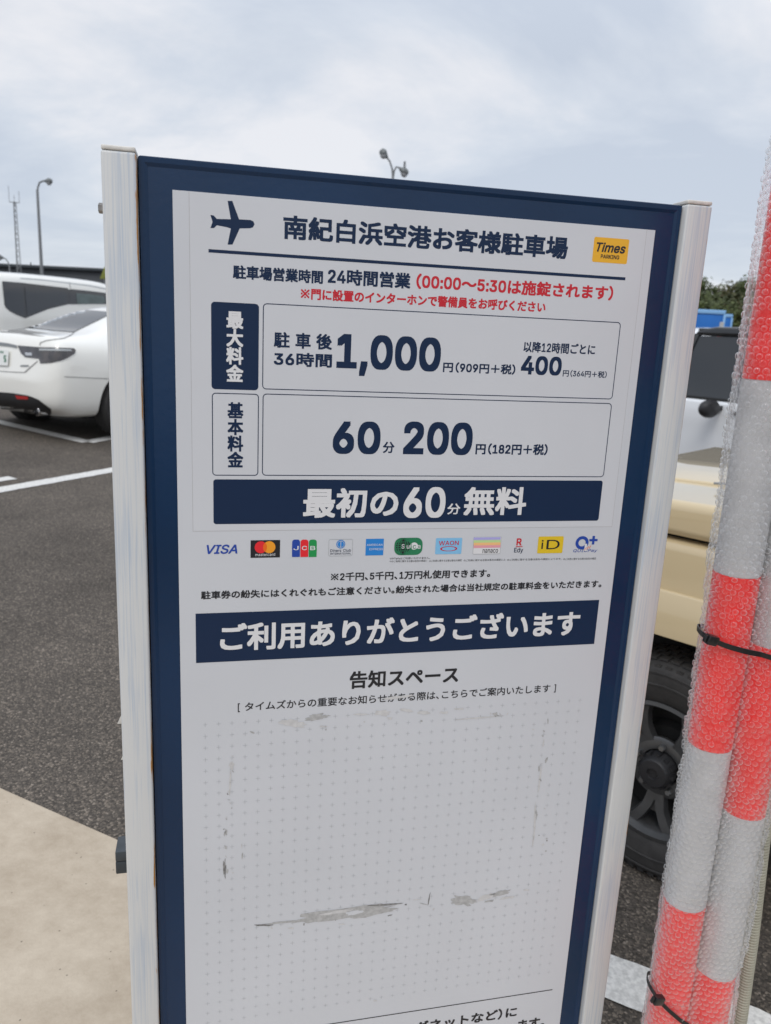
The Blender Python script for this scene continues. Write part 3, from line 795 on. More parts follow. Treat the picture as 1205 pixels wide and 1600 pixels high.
def text(s, l, r, t, b, m, bold=0.022, ref='cjk', lift=None, shear=0.0, copies=8, spread=1.0, parent=None, vertical=False):
    """l, r: ends of the inked line; t, b: top and bottom of a reference character (photograph pixels)"""
    lift = P0 if lift is None else lift
    vs, fs = [], []
    x = 0.0
    pen = []
    for ch in s:
        if ch == ' ':
            x += 0.35
            continue
        v, f, adv = glyph(ch)
        off = 0.0
        a_ = adv
        if ch in '、。':
            a_ = 0.5
        elif ch == '（':
            a_, off = 0.5, -0.5
        elif ch == '）':
            a_ = 0.5
        elif ch in '「」':
            a_ = 0.5
        if vertical:
            pen.append((ch, 0.0, -x)); x += 1.0
        else:
            pen.append((ch, x + off, 0.0)); x += a_ * (spread if ch not in GL else 1.0)
    for ch, ox, oy in pen:
        v, f, adv = glyph(ch)
        n = len(vs)
        vs += [(a + ox + shear * bq, bq + oy, li) for a, bq, li in v]
        fs += [tuple(i + n for i in q_) for q_ in f]
    A = np.array(vs)
    if vertical:
        x0, x1, z0, z1 = l, r, b, t              # already board metres
        mn, mx_ = A.min(0), A.max(0)
        e = bold * (x1 - x0)
        sx = (x1 - x0 - 2 * e) / (mx_[0] - mn[0]); sz = (z1 - z0 - 2 * e) / (mx_[1] - mn[1])
        P = np.column_stack([x0 + e + (A[:, 0] - mn[0]) * sx, z0 + e + (A[:, 1] - mn[1]) * sz])
        em = sx
    else:
        L_, R_, T_, B_ = UV(*l), UV(*r), UV(*t), UV(*b)
        lo, hi = {'cjk': (-0.075, 0.845), 'cap': (0.0, 0.727), 'x': (0.0, 0.54), 'kana': (0.0, 0.80)}[ref]
        sz = (T_.y - B_.y) / (hi - lo + 2 * bold)
        e = bold * sz
        zb = B_.y + e - lo * sz
        mn, mx_ = A.min(0), A.max(0)
        sx = (R_.x - L_.x - 2 * e) / (mx_[0] - mn[0])
        P = np.column_stack([L_.x + e + (A[:, 0] - mn[0]) * sx, zb + A[:, 1] * sz])
        em = sz
    V, F = [], []
    rr = bold * em
    for k in range(copies + 1):
        dx = dz = 0.0
        if k:
            a = 2 * math.pi * (k if copies == 8 else k - 0.5) / copies
            dx, dz = rr * math.cos(a), rr * math.sin(a)
            mxx = max(abs(math.cos(a)), abs(math.sin(a)))
            dx /= mxx; dz /= mxx
        y = 0.003 - lift - 0.000008 * k
        n = len(V)
        V += [(p[0] + dx, y - 0.000003 * li, p[1] + dz) for p, li in zip(P, A[:, 2])]
        F += [tuple(i + n for i in q_) for q_ in fs]
    me = bpy.data.meshes.new('lettering')
    me.from_pydata(V, [], F)
    o = link('lettering', me, m, parent or sheet)
    return o


def vtext(s, px0, px1, py0, py1, xm, ym, m, bold):
    a, b, c, d = UV(px0, ym), UV(px1, ym), UV(xm, py0), UV(xm, py1)
    return text(s, a.x, b.x, c.y, d.y, m, bold=bold, vertical=True)


N_, K_, RD, WH, GY = MT['navy'], MT['black'], MT['red'], MT['white'], MT['grey']
# header
def zc(x, y, ox, oy, k):
    return ox + x / k, oy + y / k
pl = [(87, 137), (103, 140), (117, 156), (165, 157), (183, 158), (168, 71), (190, 71), (222, 158), (275, 161), (289, 167), (295, 181), (288, 195), (275, 200),
      (225, 201), (191, 277), (168, 277), (183, 201), (165, 195), (117, 186), (104, 199), (87, 199), (97, 170)]
pts = [UV(*zc(x, y, 300, 290, 3.0125)) for x, y in pl]
flat('aeroplane_symbol', list(reversed(pts)), N_, sheet, P0)
x0, x1, z0, z1 = bb((325.9, 390.3), (978.1, 432.0), (325.9, 395.2), (978.1, 437.0))
flat('rule', [(x0, z0), (x1, z0), (x1, z1), (x0, z1)], N_, sheet, P0)
text('南紀白浜空港お客様駐車場', (442.7, 356), (888.2, 386), (462.6, 336.6), (462.6, 374.2), N_, 0.033)
text('駐車場営業時間', (364, 424.4), (505, 431), (371, 414), (371, 435.5), N_, 0.034)
text('24時間営業', (512.8, 430), (641.9, 440), (559, 421.3), (559, 446.2), N_, 0.033)
text('（00:00〜5:30は施錠されます）', (651, 440), (959, 457.5), (654, 427.2), (654, 450.8), RD, 0.034)
text('※門に設置のインターホンで警備員をお呼びください', (470.3, 458.3), (853.3, 478.2), (494.2, 450.6), (494.2, 468.6), RD, 0.032)
# operator's badge
x0, x1, z0, z1 = bb((929.2, 370), (983.6, 373.5), (926, 409), (980.8, 412.5))
flat('badge', rrect(x0, x1, z0, z1, 0.0022), MT['yellow'], sheet, P0)
text('Times', (932.5, 387), (978, 391), (937, 378.6), (936, 393), K_, 0.026, 'cap', P0 + 0.0002, shear=0.2)
text('PARKING', (939.5, 400), (968.2, 402.5), (941, 397.2), (941, 403.3), K_, 0.02, 'cap', P0 + 0.0002, copies=4)
# tariff boxes
x0, x1, z0, z1 = bb((329.6, 471.2), (404.4, 474.6), (330.8, 607.7), (404.4, 610.3))
flat('tariff_box', rrect(x0, x1, z0, z1, 0.0045), N_, sheet, P0)
vtext('最大料金', 353.5, 380.5, 486.5, 596.5, 367, 540, MT['white'], 0.034).location.y = -0.0003
x0, x1, z0, z1 = bb((410.3, 474.4), (971.2, 502.5), (410.5, 609), (957.8, 623.6))
frame('tariff_box', x0, x1, z0, z1, 0.005, 0.0011, N_, P0)
text('駐車後', (428.1, 531), (519.1, 536), (441, 518.6), (441, 543.4), N_, 0.030, spread=1.32)
text('36時間', (428.1, 561), (519, 564), (441, 549.7), (441, 571.8), N_, 0.036, 'cjk')
text('1,000', (526.5, 550), (689.2, 557), (545, 522.6), (545, 575.5), N_, 0.038, 'cap')
text('円（909円＋税）', (692.8, 573), (806, 576), (702, 565.6), (702, 581.6), N_, 0.032)
text('以降12時間ごとに', (818.8, 542), (931, 545), (826.5, 533.4), (826.5, 550.2), N_, 0.024)
text('400', (815, 571), (878.3, 573), (824.7, 556.2), (824.7, 585), N_, 0.038, 'cap')
text('円（364円＋税）', (880.2, 583), (948.8, 586), (885, 577.8), (885, 588.4), N_, 0.024, copies=6)
x0, x1, z0, z1 = bb((330.9, 613.4), (404.5, 615.7), (332, 742.9), (404, 744))
frame('tariff_box', x0, x1, z0, z1, 0.0045, 0.0011, N_, P0)
vtext('基本料金', 355.4, 380.4, 628.5, 730.5, 368, 680, N_, 0.034)
x0, x1, z0, z1 = bb((410, 615.8), (956.5, 629.2), (410, 744), (944.8, 745.3))
frame('tariff_box', x0, x1, z0, z1, 0.005, 0.0011, N_, P0)
text('60', (520.5, 683), (595, 684), (538, 659.2), (538, 709), N_, 0.038, 'cap')
text('分', (598.6, 699), (616.8, 699), (608, 690), (608, 708), N_, 0.022)
text('200', (631.2, 684), (739, 686), (649, 660), (649, 710), N_, 0.038, 'cap')
text('円（182円＋税）', (743.8, 701), (856.5, 702), (752, 692.8), (752, 710), N_, 0.032)
x0, x1, z0, z1 = bb((333.2, 749.3), (942.3, 751), (333.8, 820.7), (936.4, 812.6))
flat('free_parking_bar', rrect(x0, x1, z0, z1, 0.0035), N_, sheet, P0)
PB = P0 + 0.0003
text('最初の', (474, 786), (623, 784), (494.6, 762.5), (494.6, 809), WH, 0.030, lift=PB)
text('60', (631, 785), (696.5, 785), (648.6, 762.3), (648.6, 809), WH, 0.030, 'cap', lift=PB)
text('分', (699.5, 795), (719.6, 794), (709.5, 786.5), (709.5, 803.7), WH, 0.018, lift=PB)
text('無料', (725.5, 783), (823, 783), (747.3, 761), (747.3, 805), WH, 0.028, lift=PB)


# payment marks
def rect_px(name, x0, x1, y0, y1, m, lift=P0, r=0.0):
    a, b, c, d = UV(x0, (y0 + y1) / 2), UV(x1, (y0 + y1) / 2), UV((x0 + x1) / 2, y0), UV((x0 + x1) / 2, y1)
    if r:
        return flat(name, rrect(a.x, b.x, d.y, c.y, r), m, sheet, lift)
    return flat(name, [(a.x, d.y), (b.x, d.y), (b.x, c.y), (a.x, c.y)], m, sheet, lift)


def disc(name, cx, cy, rx, ry, m, lift=P0, n=28, half=None, hole=0.0, a0=0, a1=360):
    c = UV(cx, cy)
    ex = (UV(cx + rx, cy) - c).x
    ez = (UV(cx, cy - ry) - c).y
    A_ = [R(a0 + (a1 - a0) * k / n) for k in range(n + (0 if a1 - a0 == 360 else 1))]
    if hole:
        o_ = [(c.x + ex * math.cos(a), c.y + ez * math.sin(a)) for a in A_]
        i_ = [(c.x + ex * hole * math.cos(a), c.y + ez * hole * math.sin(a)) for a in A_]
        k_ = len(A_)
        vs = [Vector((x, 0.003 - lift, z)) for x, z in o_ + i_]
        last = k_ if a1 - a0 == 360 else k_ - 1
        return mesh(name, vs, [(i, (i + 1) % k_, k_ + (i + 1) % k_, k_ + i) for i in range(last)], m, sheet)
    return flat(name, [(c.x + ex * math.cos(a), c.y + ez * math.sin(a)) for a in A_], m, sheet, lift)


def logo_text(s, x0, x1, y0, y1, m, bold=0.02, lift=P0, shear=0.0, ref='cap', copies=6):
    ym = (y0 + y1) / 2
    return text(s, (x0, ym), (x1, ym), (x0 + 2, y0), (x0 + 2, y1), m, bold, ref, lift, shear, copies)


logo_text('VISA', 323, 371, 852, 866, MT['visa'], 0.026, shear=0.22)
rect_px('card_mark', 391.7, 437.7, 844.3, 871.6, K_)
disc('card_mark', 407.7, 855.4, 9.6, 9.4, MT['mcr'], P0 + 0.0002)
disc('card_mark', 420.9, 855.2, 9.6, 9.4, MT['mco'], P0 + 0.0003)
disc('card_mark', 414.3, 855.3, 3.0, 6.6, MT['mcm'], P0 + 0.0004)
logo_text('mastercard', 399, 430, 866, 869.2, WH, 0.004, P0 + 0.0002, ref='x', copies=2)
for i, m_ in enumerate((MT['visa'], MT['mcr'], MT['green'])):
    xx = 456.6 + 13.1 * i
    rect_px('card_mark', xx, xx + 12.2, 843.4, 870.6, m_, r=0.0035)
    rect_px('card_mark', xx, xx + 12.2, 857, 870.6, m_, P0 + 0.00005)
    logo_text('JCB'[i], xx + 2.2, xx + 10.2, 853.4, 859.8, WH, 0.02, P0 + 0.0002)
a = UV(513.6, 856); b = UV(551.4, 856); c = UV(532, 842.8); d = UV(532, 869.2)
frame('card_mark', a.x, b.x, d.y, c.y, 0.0025, 0.0005, GY, P0)
disc('card_mark', 532.8, 850.6, 6.9, 6.7, MT['amex'], P0, hole=0.82)
disc('card_mark', 532.2, 850.6, 4.2, 4.4, MT['amex'], P0 + 0.0001, a0=90, a1=270)
disc('card_mark', 533.4, 850.6, 4.2, 4.4, MT['amex'], P0 + 0.0001, a0=-90, a1=90)
logo_text('Diners Club', 516.4, 548.6, 858.6, 862.8, N_, 0.006, copies=2)
logo_text('INTERNATIONAL', 516.2, 548.8, 864.2, 867.0, N_, 0.008, copies=2)
rect_px('card_mark', 571.8, 599.6, 842.2, 868, MT['amex'])
logo_text('AMERICAN', 573.4, 598, 850.2, 853.4, WH, 0.006, P0 + 0.0002, copies=2)
logo_text('EXPRESS', 577.5, 598.6, 856.8, 860, WH, 0.006, P0 + 0.0002, copies=2)
rect_px('card_mark', 616.6, 660.6, 840.6, 867.6, MT['sgreen'], r=0.0088)
disc('card_mark', 630.2, 854.1, 13.2, 13.2, K_, P0 + 0.0001)
for rr_ in (1.0, 0.66, 0.33):
    disc('card_mark', 630.2, 854.1, 13.0 * rr_, 13.0, MT['sgreen'], P0 + 0.00015, hole=0.86)
for yy in (-7, -3.5, 0, 3.5, 7):
    hw = 13 * math.sqrt(max(0, 1 - (yy / 13) ** 2))
    rect_px('card_mark', 630.2 - hw, 630.2 + hw * 0.5, 854.1 + yy - 0.5, 854.1 + yy + 0.5, MT['sgreen'], P0 + 0.0002)
logo_text('S', 627.8, 632.4, 850.6, 857.2, WH, 0.01, P0 + 0.0003)
logo_text('u', 635.8, 640.2, 852.2, 857.4, WH, 0.01, P0 + 0.0003, ref='x')
disc('card_mark', 647.4, 853.4, 6.0, 5.6, WH, P0 + 0.0003)
logo_text('i', 642.6, 644, 850.4, 857.6, MT['sgreen'], 0.004, P0 + 0.0004)
logo_text('c', 645.2, 650.4, 852, 857.6, MT['sgreen'], 0.01, P0 + 0.0004, ref='x')
logo_text('a', 652.6, 657.4, 852, 857.6, WH, 0.01, P0 + 0.0003, ref='x')
rect_px('card_mark', 681, 722, 841, 866, MT['sky'], r=0.0012)
logo_text('WAON', 686.2, 717.2, 845.6, 852.2, MT['red'], 0.01, P0 + 0.0002)
disc('card_mark', 701.6, 857.6, 13.4, 3.9, MT['red'], P0 + 0.0002, hole=0.80)
rect_px('card_mark', 740, 783, 839, 866, GY, r=0.0012)
rect_px('card_mark', 740.6, 782.4, 839.4, 865.4, WH, P0 + 0.0001, r=0.001)
for i, m_ in enumerate((MT['lilac'], MT['lime'], MT['peach'], MT['pink'])):
    rect_px('card_mark', 740.6, 782.6, 839.8 + i * 4.1, 839.8 + (i + 1) * 4.1, m_, P0 + 0.0002)
logo_text('nanaco', 754.6, 778.6, 858.6, 864.2, K_, 0.01, P0 + 0.0002, ref='x', copies=4)
logo_text('R', 807.8, 815.8, 841.6, 852.6, MT['red'], 0.03)
rect_px('card_mark', 806.6, 817, 853.8, 855, MT['red'])
logo_text('Edy', 804, 818, 856.4, 863.4, N_, 0.012)
rect_px('card_mark', 841, 880.4, 838.4, 864.6, MT['gold'], r=0.0018)
logo_text('i', 846.5, 849.5, 844.6, 858, K_, 0.01, P0 + 0.0002)
logo_text('D', 854.6, 875, 844, 858.4, K_, 0.002, P0 + 0.0002)
disc('card_mark', 910.2, 848.4, 10.2, 10.4, MT['visa'], P0, hole=0.55)
rect_px('card_mark', 914, 917.6, 850, 861, WH, P0 + 0.0001)
for k in range(3):
    a = UV(913.6 + k * 3.6, 860 - k * 1.4)
    flat('card_mark', [a, a + Vector((0.0009, 0)), a + Vector((0.003, 0.0044)), a + Vector((0.0021, 0.0044))], MT['mcm'], sheet, P0 + 0.0002)
rect_px('card_mark', 921.6, 934.4, 842.4, 846, MT['visa'])
rect_px('card_mark', 926, 929.8, 837.6, 851, MT['visa'], P0 + 0.0001)
logo_text('QUICPay', 896.4, 934, 858.6, 863, MT['visa'], 0.006, copies=2, shear=0.15)
# small print
text('※PiTaPaはご利用いただけません。', (609.6, 873.2), (672.6, 871.4), (611, 871.4), (611, 874.8), K_, 0.008, copies=2)
text('※', (609.2, 877.4), (612, 877.4), (610.5, 875.9), (610.5, 878.9), K_, 0.01, copies=2)
for (xa, xb) in ((612.5, 668), (671, 722), (725, 790), (793, 878), (881, 932)):
    ya, yb = 877.6 - (xa - 609) * 0.0135, 877.6 - (xb - 609) * 0.0135
    text('のご利用に関する注意は各社の規定によります。'[:8 + int((xb - xa) / 6)], (xa, ya), (xb, yb), (xa + 1, ya - 1.6), (xa + 1, ya + 1.6), K_, 0.006, copies=1)
text('※2千円、5千円、1万円札使用できます。', (517.3, 903), (766.7, 896), (549.7, 894.4), (549.7, 907.6), K_, 0.026)
text('駐車券の紛失にはくれぐれもご注意ください。紛失された場合は当社規定の駐車料金をいただきます。', (314.1, 930), (940.6, 913), (321.2, 924), (321.2, 936.7), K_, 0.026)
x0, x1, z0, z1 = bb((305.5, 959), (937, 938), (306.5, 1036), (929, 1007))
flat('thanks_bar', [(x0, z0), (x1, z0), (x1, z1), (x0, z1)], N_, sheet, P0)
text('ご利用ありがとうございます', (343.9, 997), (906.1, 975), (415.1, 972.4), (415.1, 1015), WH, 0.028, lift=PB)
text('告知スペース', (546.9, 1060), (717, 1053), (560.8, 1049), (560.8, 1076), K_, 0.026)
text('[ タイムズからの重要なお知らせがある際は、こちらでご案内いたします ]', (371.7, 1101), (869.6, 1073), (501.3, 1091), (501.3, 1104.4), K_, 0.012, copies=4)
# grid of small crosses
gu0, gu1 = (0.1000 - 0.5) * SW, (0.9020 - 0.5) * SW
gz1 = ZL - 1.0315 * SW
du = (gu1 - gu0) / 31
V, F = [], []
for i in range(32):
    for j in range(29):
        x, z = gu0 + du * i, gz1 - 0.0256 * SW * j
        for hx, hz in ((0.0030, 0.00017), (0.00017, 0.0030)):
            n = len(V)
            y = 0.003 - P0 - (0.00002 if hx < hz else 0)
            V += [(x - hx, y, z - hz), (x + hx, y, z - hz), (x + hx, y, z + hz), (x - hx, y, z + hz)]
            F.append((n, n + 1, n + 2, n + 3))
mesh('grid_crosses', V, F, GY, sheet, kind='stuff')
x0 = (0.0841 - 0.5) * SW; x1 = (0.9165 - 0.5) * SW; z0 = ZL - 1.8030 * SW
flat('rule', [(x0, z0), (x1, z0), (x1, z0 + 0.0016), (x0, z0 + 0.0016)], K_, sheet, P0)
text('（マグネットなど）に', (618, 1612), (808.5, 1579), (799.7, 1575.2), (799.7, 1589.2), K_, 0.030, 'kana')
text('ます。', (810, 1600), (852, 1596), (820, 1594), (820, 1610), K_, 0.030, 'kana')


# tape residue left by old notices
def blob(cx, cy, wx, wy, ang, m, seed, lift=P0 + 0.0001, n=34, rag=0.5, name='tape_residue'):
    k_ = 1.883
    pts = []
    for i in range(n):
        a = 2 * math.pi * i / n
        r_ = 1 + rag * noise.noise(Vector((math.cos(a) * 1.7, math.sin(a) * 1.7, seed * 3.1))) + rag * 0.7 * noise.noise(Vector((math.cos(a) * 7, math.sin(a) * 7, seed * 1.7)))
        x, y = wx * r_ * math.copysign(abs(math.cos(a)) ** 0.8, math.cos(a)), wy * r_ * math.sin(a)
        X, Y = x * math.cos(ang) - y * math.sin(ang), x * math.sin(ang) + y * math.cos(ang)
        pts.append(UV(280 + (cx + X) / k_, 1090 + (cy + Y) / k_))
    flat(name, list(reversed(pts)), m, sheet, lift)


AR = -0.145
RS, RL, GR = MT['residue'], MT['residue_light'], MT['grime']
blob(530, 633, 100, 15, AR + 0.02, RS, 1)
blob(430, 645, 90, 13, AR, RS, 2, P0 + 0.00012)
blob(330, 660, 80, 3.2, AR + 0.05, RS, 3, P0 + 0.00014)
blob(470, 632, 52, 4.5, AR, RL, 4, P0 + 0.0002)
blob(515, 634, 26, 6.5, AR, MT['sheet'], 5, P0 + 0.0002, rag=0.3)
blob(600, 611, 56, 2.2, AR + 0.08, GR, 6, P0 + 0.00022)
blob(245, 671, 26, 2.0, 0, GR, 7, P0 + 0.00016, rag=0.8)
blob(836, 598, 33, 14, 0.12, RS, 8)
blob(905, 588, 28, 7, AR - 0.25, RL, 9); blob(945, 577, 30, 7, AR - 0.1, RS, 10); blob(968, 590, 20, 4, AR, RL, 11); blob(912, 600, 14, 3, AR, RS, 12)
blob(1022, 567, 10, 2.5, 0, RL, 13); blob(736, 594, 1.3, 20, 0.18, GR, 14); blob(718, 608, 12, 1.4, 0.2, RS, 15)
blob(335, 76, 42, 11, 0.1, RL, 16); blob(410, 58, 32, 8, AR, RS, 17, rag=0.7); blob(425, 86, 12, 3, 0, RL, 18)
blob(600, 46, 22, 8, 0, RL, 19); blob(620, 62, 7, 4, 0, RL, 20); blob(535, 50, 24, 3, 0, RL, 21); blob(670, 38, 18, 4, 0.1, RL, 22); blob(720, 45, 16, 5, 0, RL, 23)
blob(880, 60, 62, 2.4, -0.08, RL, 24); blob(932, 52, 9, 6, 0.2, RS, 25, rag=0.8); blob(825, 34, 14, 3, 0, RL, 26); blob(780, 45, 12, 4, 0, RL, 27)
blob(215, 103, 7, 2.4, 0.3, RS, 28); blob(155, 200, 7, 12, 0, RL, 29); blob(150, 250, 3, 34, 0.05, RL, 30); blob(137, 400, 4, 10, 0.2, RS, 31, rag=0.9)
blob(137, 443, 4, 5, 0, RS, 32, rag=0.8); blob(134, 500, 3.4, 25, -0.03, GR, 33, rag=0.9); blob(141, 512, 4, 6, 0.2, RS, 34); blob(186, 468, 2, 10, 0.1, RS, 35); blob(184, 438, 1.5, 6, 0, RL, 36)
blob(1073, 135, 2, 12, 0.2, RL, 37); blob(1081, 185, 3, 8, 0.3, RS, 38); blob(1062, 240, 3, 40, 0.12, RL, 39); blob(1047, 370, 3, 50, 0.05, RL, 40); blob(1060, 210, 2, 8, 0, RS, 41); blob(1052, 345, 2.4, 14, 0, RS, 42, rag=0.9)
blob(1086, 70, 1.6, 9, 0, RS, 43); blob(1042, 425, 2, 12, 0.1, RL, 44); blob(640, 1, 42, 4, AR, RL, 45); blob(330, 680, 8, 3, 0, RL, 46); blob(620, 642, 7, 1.6, -0.2, GR, 47); blob(577, 893, 6, 3, 0.4, RL, 48, rag=0.8)
blob(480, 668, 8, 2.5, 0, RL, 49); blob(700, 596, 12, 1.5, -0.1, RL, 50)
rnd_b = random.Random(3)
for k in range(46):                          # scattered specks along the old tape lines
    if k % 3 == 0:
        cx, cy = 130 + rnd_b.random() * 40, 130 + rnd_b.random() * 420
    elif k % 3 == 1:
        cx, cy = 1040 + rnd_b.random() * 45, 90 + rnd_b.random() * 370
    else:
        cx = 250 + rnd_b.random() * 720
        cy = 660 - (cx - 250) * 0.12 + rnd_b.random() * 26 if k % 2 else 90 - (cx - 250) * 0.07 + rnd_b.random() * 20
    blob(cx, cy, 1.2 + rnd_b.random() * 3, 0.8 + rnd_b.random() * 2, rnd_b.random() * 3, (RS, RL, RL, GR)[k % 4], 60 + k, n=12, rag=0.8, name='speck')

# bolts through the left post, small tabs, bracket
def hexbolt(z):
    b_ = MB()
    Mx = Matrix.Translation((-SW / 2 - PW - 0.0008, 0.012, z)) @ Matrix.Rotation(R(-90), 4, 'Y')
    b_.lathe([(0.0, 0.0), (0.0085, 0.0), (0.0085, 0.0012), (0.0058, 0.0013), (0.0058, 0.0052), (0.0048, 0.0062), (0, 0.0062)], 6, Mx)
    b_.build('bolt', MT['bolt'], sign)
hexbolt(UV(157, 323).y)
hexbolt(0.35)
for (px, py, hh, dp) in ((193, 1140, 0.016, 0.010), (194, 1200, 0.012, 0.007)):
    z = UV(px, py).y
    m_ = MB().prism([(-SW / 2 - PW - dp, z - hh / 2), (-SW / 2 - PW + 0.004, z - hh / 2), (-SW / 2 - PW + 0.004, z + hh * 0.9), (-SW / 2 - PW - dp * 0.3, z + hh * 0.5)], 0.0305, 0.033)
    m_.build('tab', MT['cap'], sign, bevel=0.0005)
# dark grey bracket that belongs to something behind the left post
zb_ = UV(190, 1370).y
m_ = MB()
m_.box((-SW / 2 - PW - 0.020, 0.034, zb_ - 0.002), (-SW / 2 + 0.05, 0.070, zb_ + 0.014))
m_.box((-SW / 2 - PW - 0.020, 0.034, zb_ - 0.022), (-SW / 2 - PW - 0.003, 0.040, zb_ - 0.0025))
m_.build('bracket', MT['bracket'], sign, bevel=0.0018)
for zz in (0.45, 1.5):
    MB().box((-SW / 2, 0.0285, zz), (SW / 2, 0.05, zz + 0.03)).build('rear_rail', MT['bracket'], sign, bevel=0.002)

# ------------------------------------------------------------------ marker poles in bubble wrap
PR = 0.0302
PX = ((0.480, 1.000), (0.5425, 0.998))
BND = ((1.788, 1.530, 1.273, 1.016, 0.755, 0.50, 0.245), (1.70, 1.435, 1.175, 0.914, 0.638, 0.375, 0.11))
PTOP = 1.93
for k in range(2):
    x, y = PX[k]
    t_ = thing('marker_pole', ('red and silver banded marker pole in bubble wrap, the one beside the sign post', 'red and silver banded marker pole in bubble wrap, the one farther from the sign')[k], 'marker pole', (x, y, 0), 0, 'wrapped marker poles beside the sign')
    core = MB().lathe([(0, 0), (PR - 0.0008, 0), (PR - 0.0008, PTOP - 0.01), (PR - 0.006, PTOP), (0, PTOP)], 40).build('pole', MT['whiteband'], t_, smooth=True)
    zs = [PTOP - 0.012] + list(BND[k]) + [0.02]
    first_white = k == 1
    for i in range(len(zs) - 1):
        red = (i % 2 == 1) if k == 0 else (i % 2 == 1)
        # pole 1: 1.53-1.273 silver, 1.273-1.016 red ; pole 2: 1.175-0.914 red
        top_, bot_ = zs[i], zs[i + 1]
        mid = (top_ + bot_) / 2
        red = any(lo < mid < hi for lo, hi in (((1.53, 1.79), (1.016, 1.273), (0.50, 0.755), (0.0, 0.245)) if k == 0 else ((1.435, 1.70), (0.914, 1.175), (0.375, 0.638))))
        MB().lathe([(PR - 0.0008, bot_ + 0.0006), (PR, bot_ + 0.0007), (PR, top_ - 0.0007), (PR - 0.0008, top_ - 0.0006)], 48).build('band', MT['redband' if red else 'whiteband'], t_, smooth=True)
    MB().lathe([(0, 0), (0.075, 0), (0.07, 0.012), (0.04, 0.03), (0.0, 0.03)], 28).build('foot', MT['plastic'], t_, smooth=True)

# outline of the wrap: left extent measured at several heights
LEFT = []
for px, py in ((1193, 290), (1160, 510), (1128, 720), (1098, 960), (1082, 1060), (1060, 1240), (1043, 1340), (1030, 1450), (1013, 1600)):
    p = at_y(px, py, 0.985)
    LEFT.append((p.z, p.x))
LEFT.sort()


def left_x(z):
    if z <= LEFT[0][0]:
        return LEFT[0][1]
    for (z0, a), (z1, b) in zip(LEFT, LEFT[1:]):
        if z <= z1:
            return a + (b - a) * (z - z0) / (z1 - z0)
    return LEFT[-1][1]


def hull(z, s):
    """point and normal of the wrap's section at height z, s in 0..1 around"""
    ties = sum(math.exp(-((z - zt) / 0.035) ** 2) for zt in (1.135, 0.655))
    XL = left_x(z) + 0.004 * noise.noise(Vector((z * 9, 0, 3)))
    XL = min(XL + 0.010, 0.4485)
    XR = 0.5735 + 0.004 + 0.006 * noise.noise(Vector((z * 6, 5, 3))) - 0.004 * ties
    cx, a = (XL + XR) / 2, (XR - XL) / 2
    b = 0.0375 + 0.003 * noise.noise(Vector((z * 5, s * 4, 1))) - 0.003 * ties
    t = 2 * math.pi * s
    e_ = 0.62
    c, sn = math.cos(t), math.sin(t)
    x = a * math.copysign(abs(c) ** e_, c)
    y = b * math.copysign(abs(sn) ** 0.8, sn)
    # sink between the two tubes
    y -= math.copysign(1, y) * 0.006 * math.exp(-((cx + x - 0.511) / 0.016) ** 2) * min(1, abs(y) / 0.01)
    rip = 0.0022 * noise.noise(Vector((x * 60, z * 40, y * 60)))
    return Vector((cx + x, 0.998 + y, z)) + Vector((c, sn, 0)) * rip


NS, NZ = 84, 230
Z0w, Z1w = 0.03, 1.90
# arc-length table so that bubbles are evenly spread
tab = []
for i in range(401):
    tab.append(hull(1.0, i / 400))
cum = [0]
for a, b in zip(tab, tab[1:]):
    cum.append(cum[-1] + (b - a).length)
PERI = cum[-1]


def s_at(u):
    u = (u % 1) * PERI
    lo, hi = 0, 400
    while hi - lo > 1:
        m_ = (lo + hi) // 2
        if cum[m_] <= u:
            lo = m_
        else:
            hi = m_
    return (lo + (u - cum[lo]) / max(1e-9, cum[hi] - cum[lo])) / 400


S_TAB = [s_at(i / NS) for i in range(NS)]
vs = [hull(Z0w + (Z1w - Z0w) * j / NZ, s) for j in range(NZ + 1) for s in S_TAB]
fs = [(j * NS + i, j * NS + (i + 1) % NS, (j + 1) * NS + (i + 1) % NS, (j + 1) * NS + i) for j in range(NZ) for i in range(NS)]
wrap = thing('bubble_wrap', 'clear bubble wrap rolled around two red and silver marker poles', 'bubble wrap', (0, 0, 0))
mesh('film', vs, fs, MT['wrapfilm'], wrap, smooth=True)
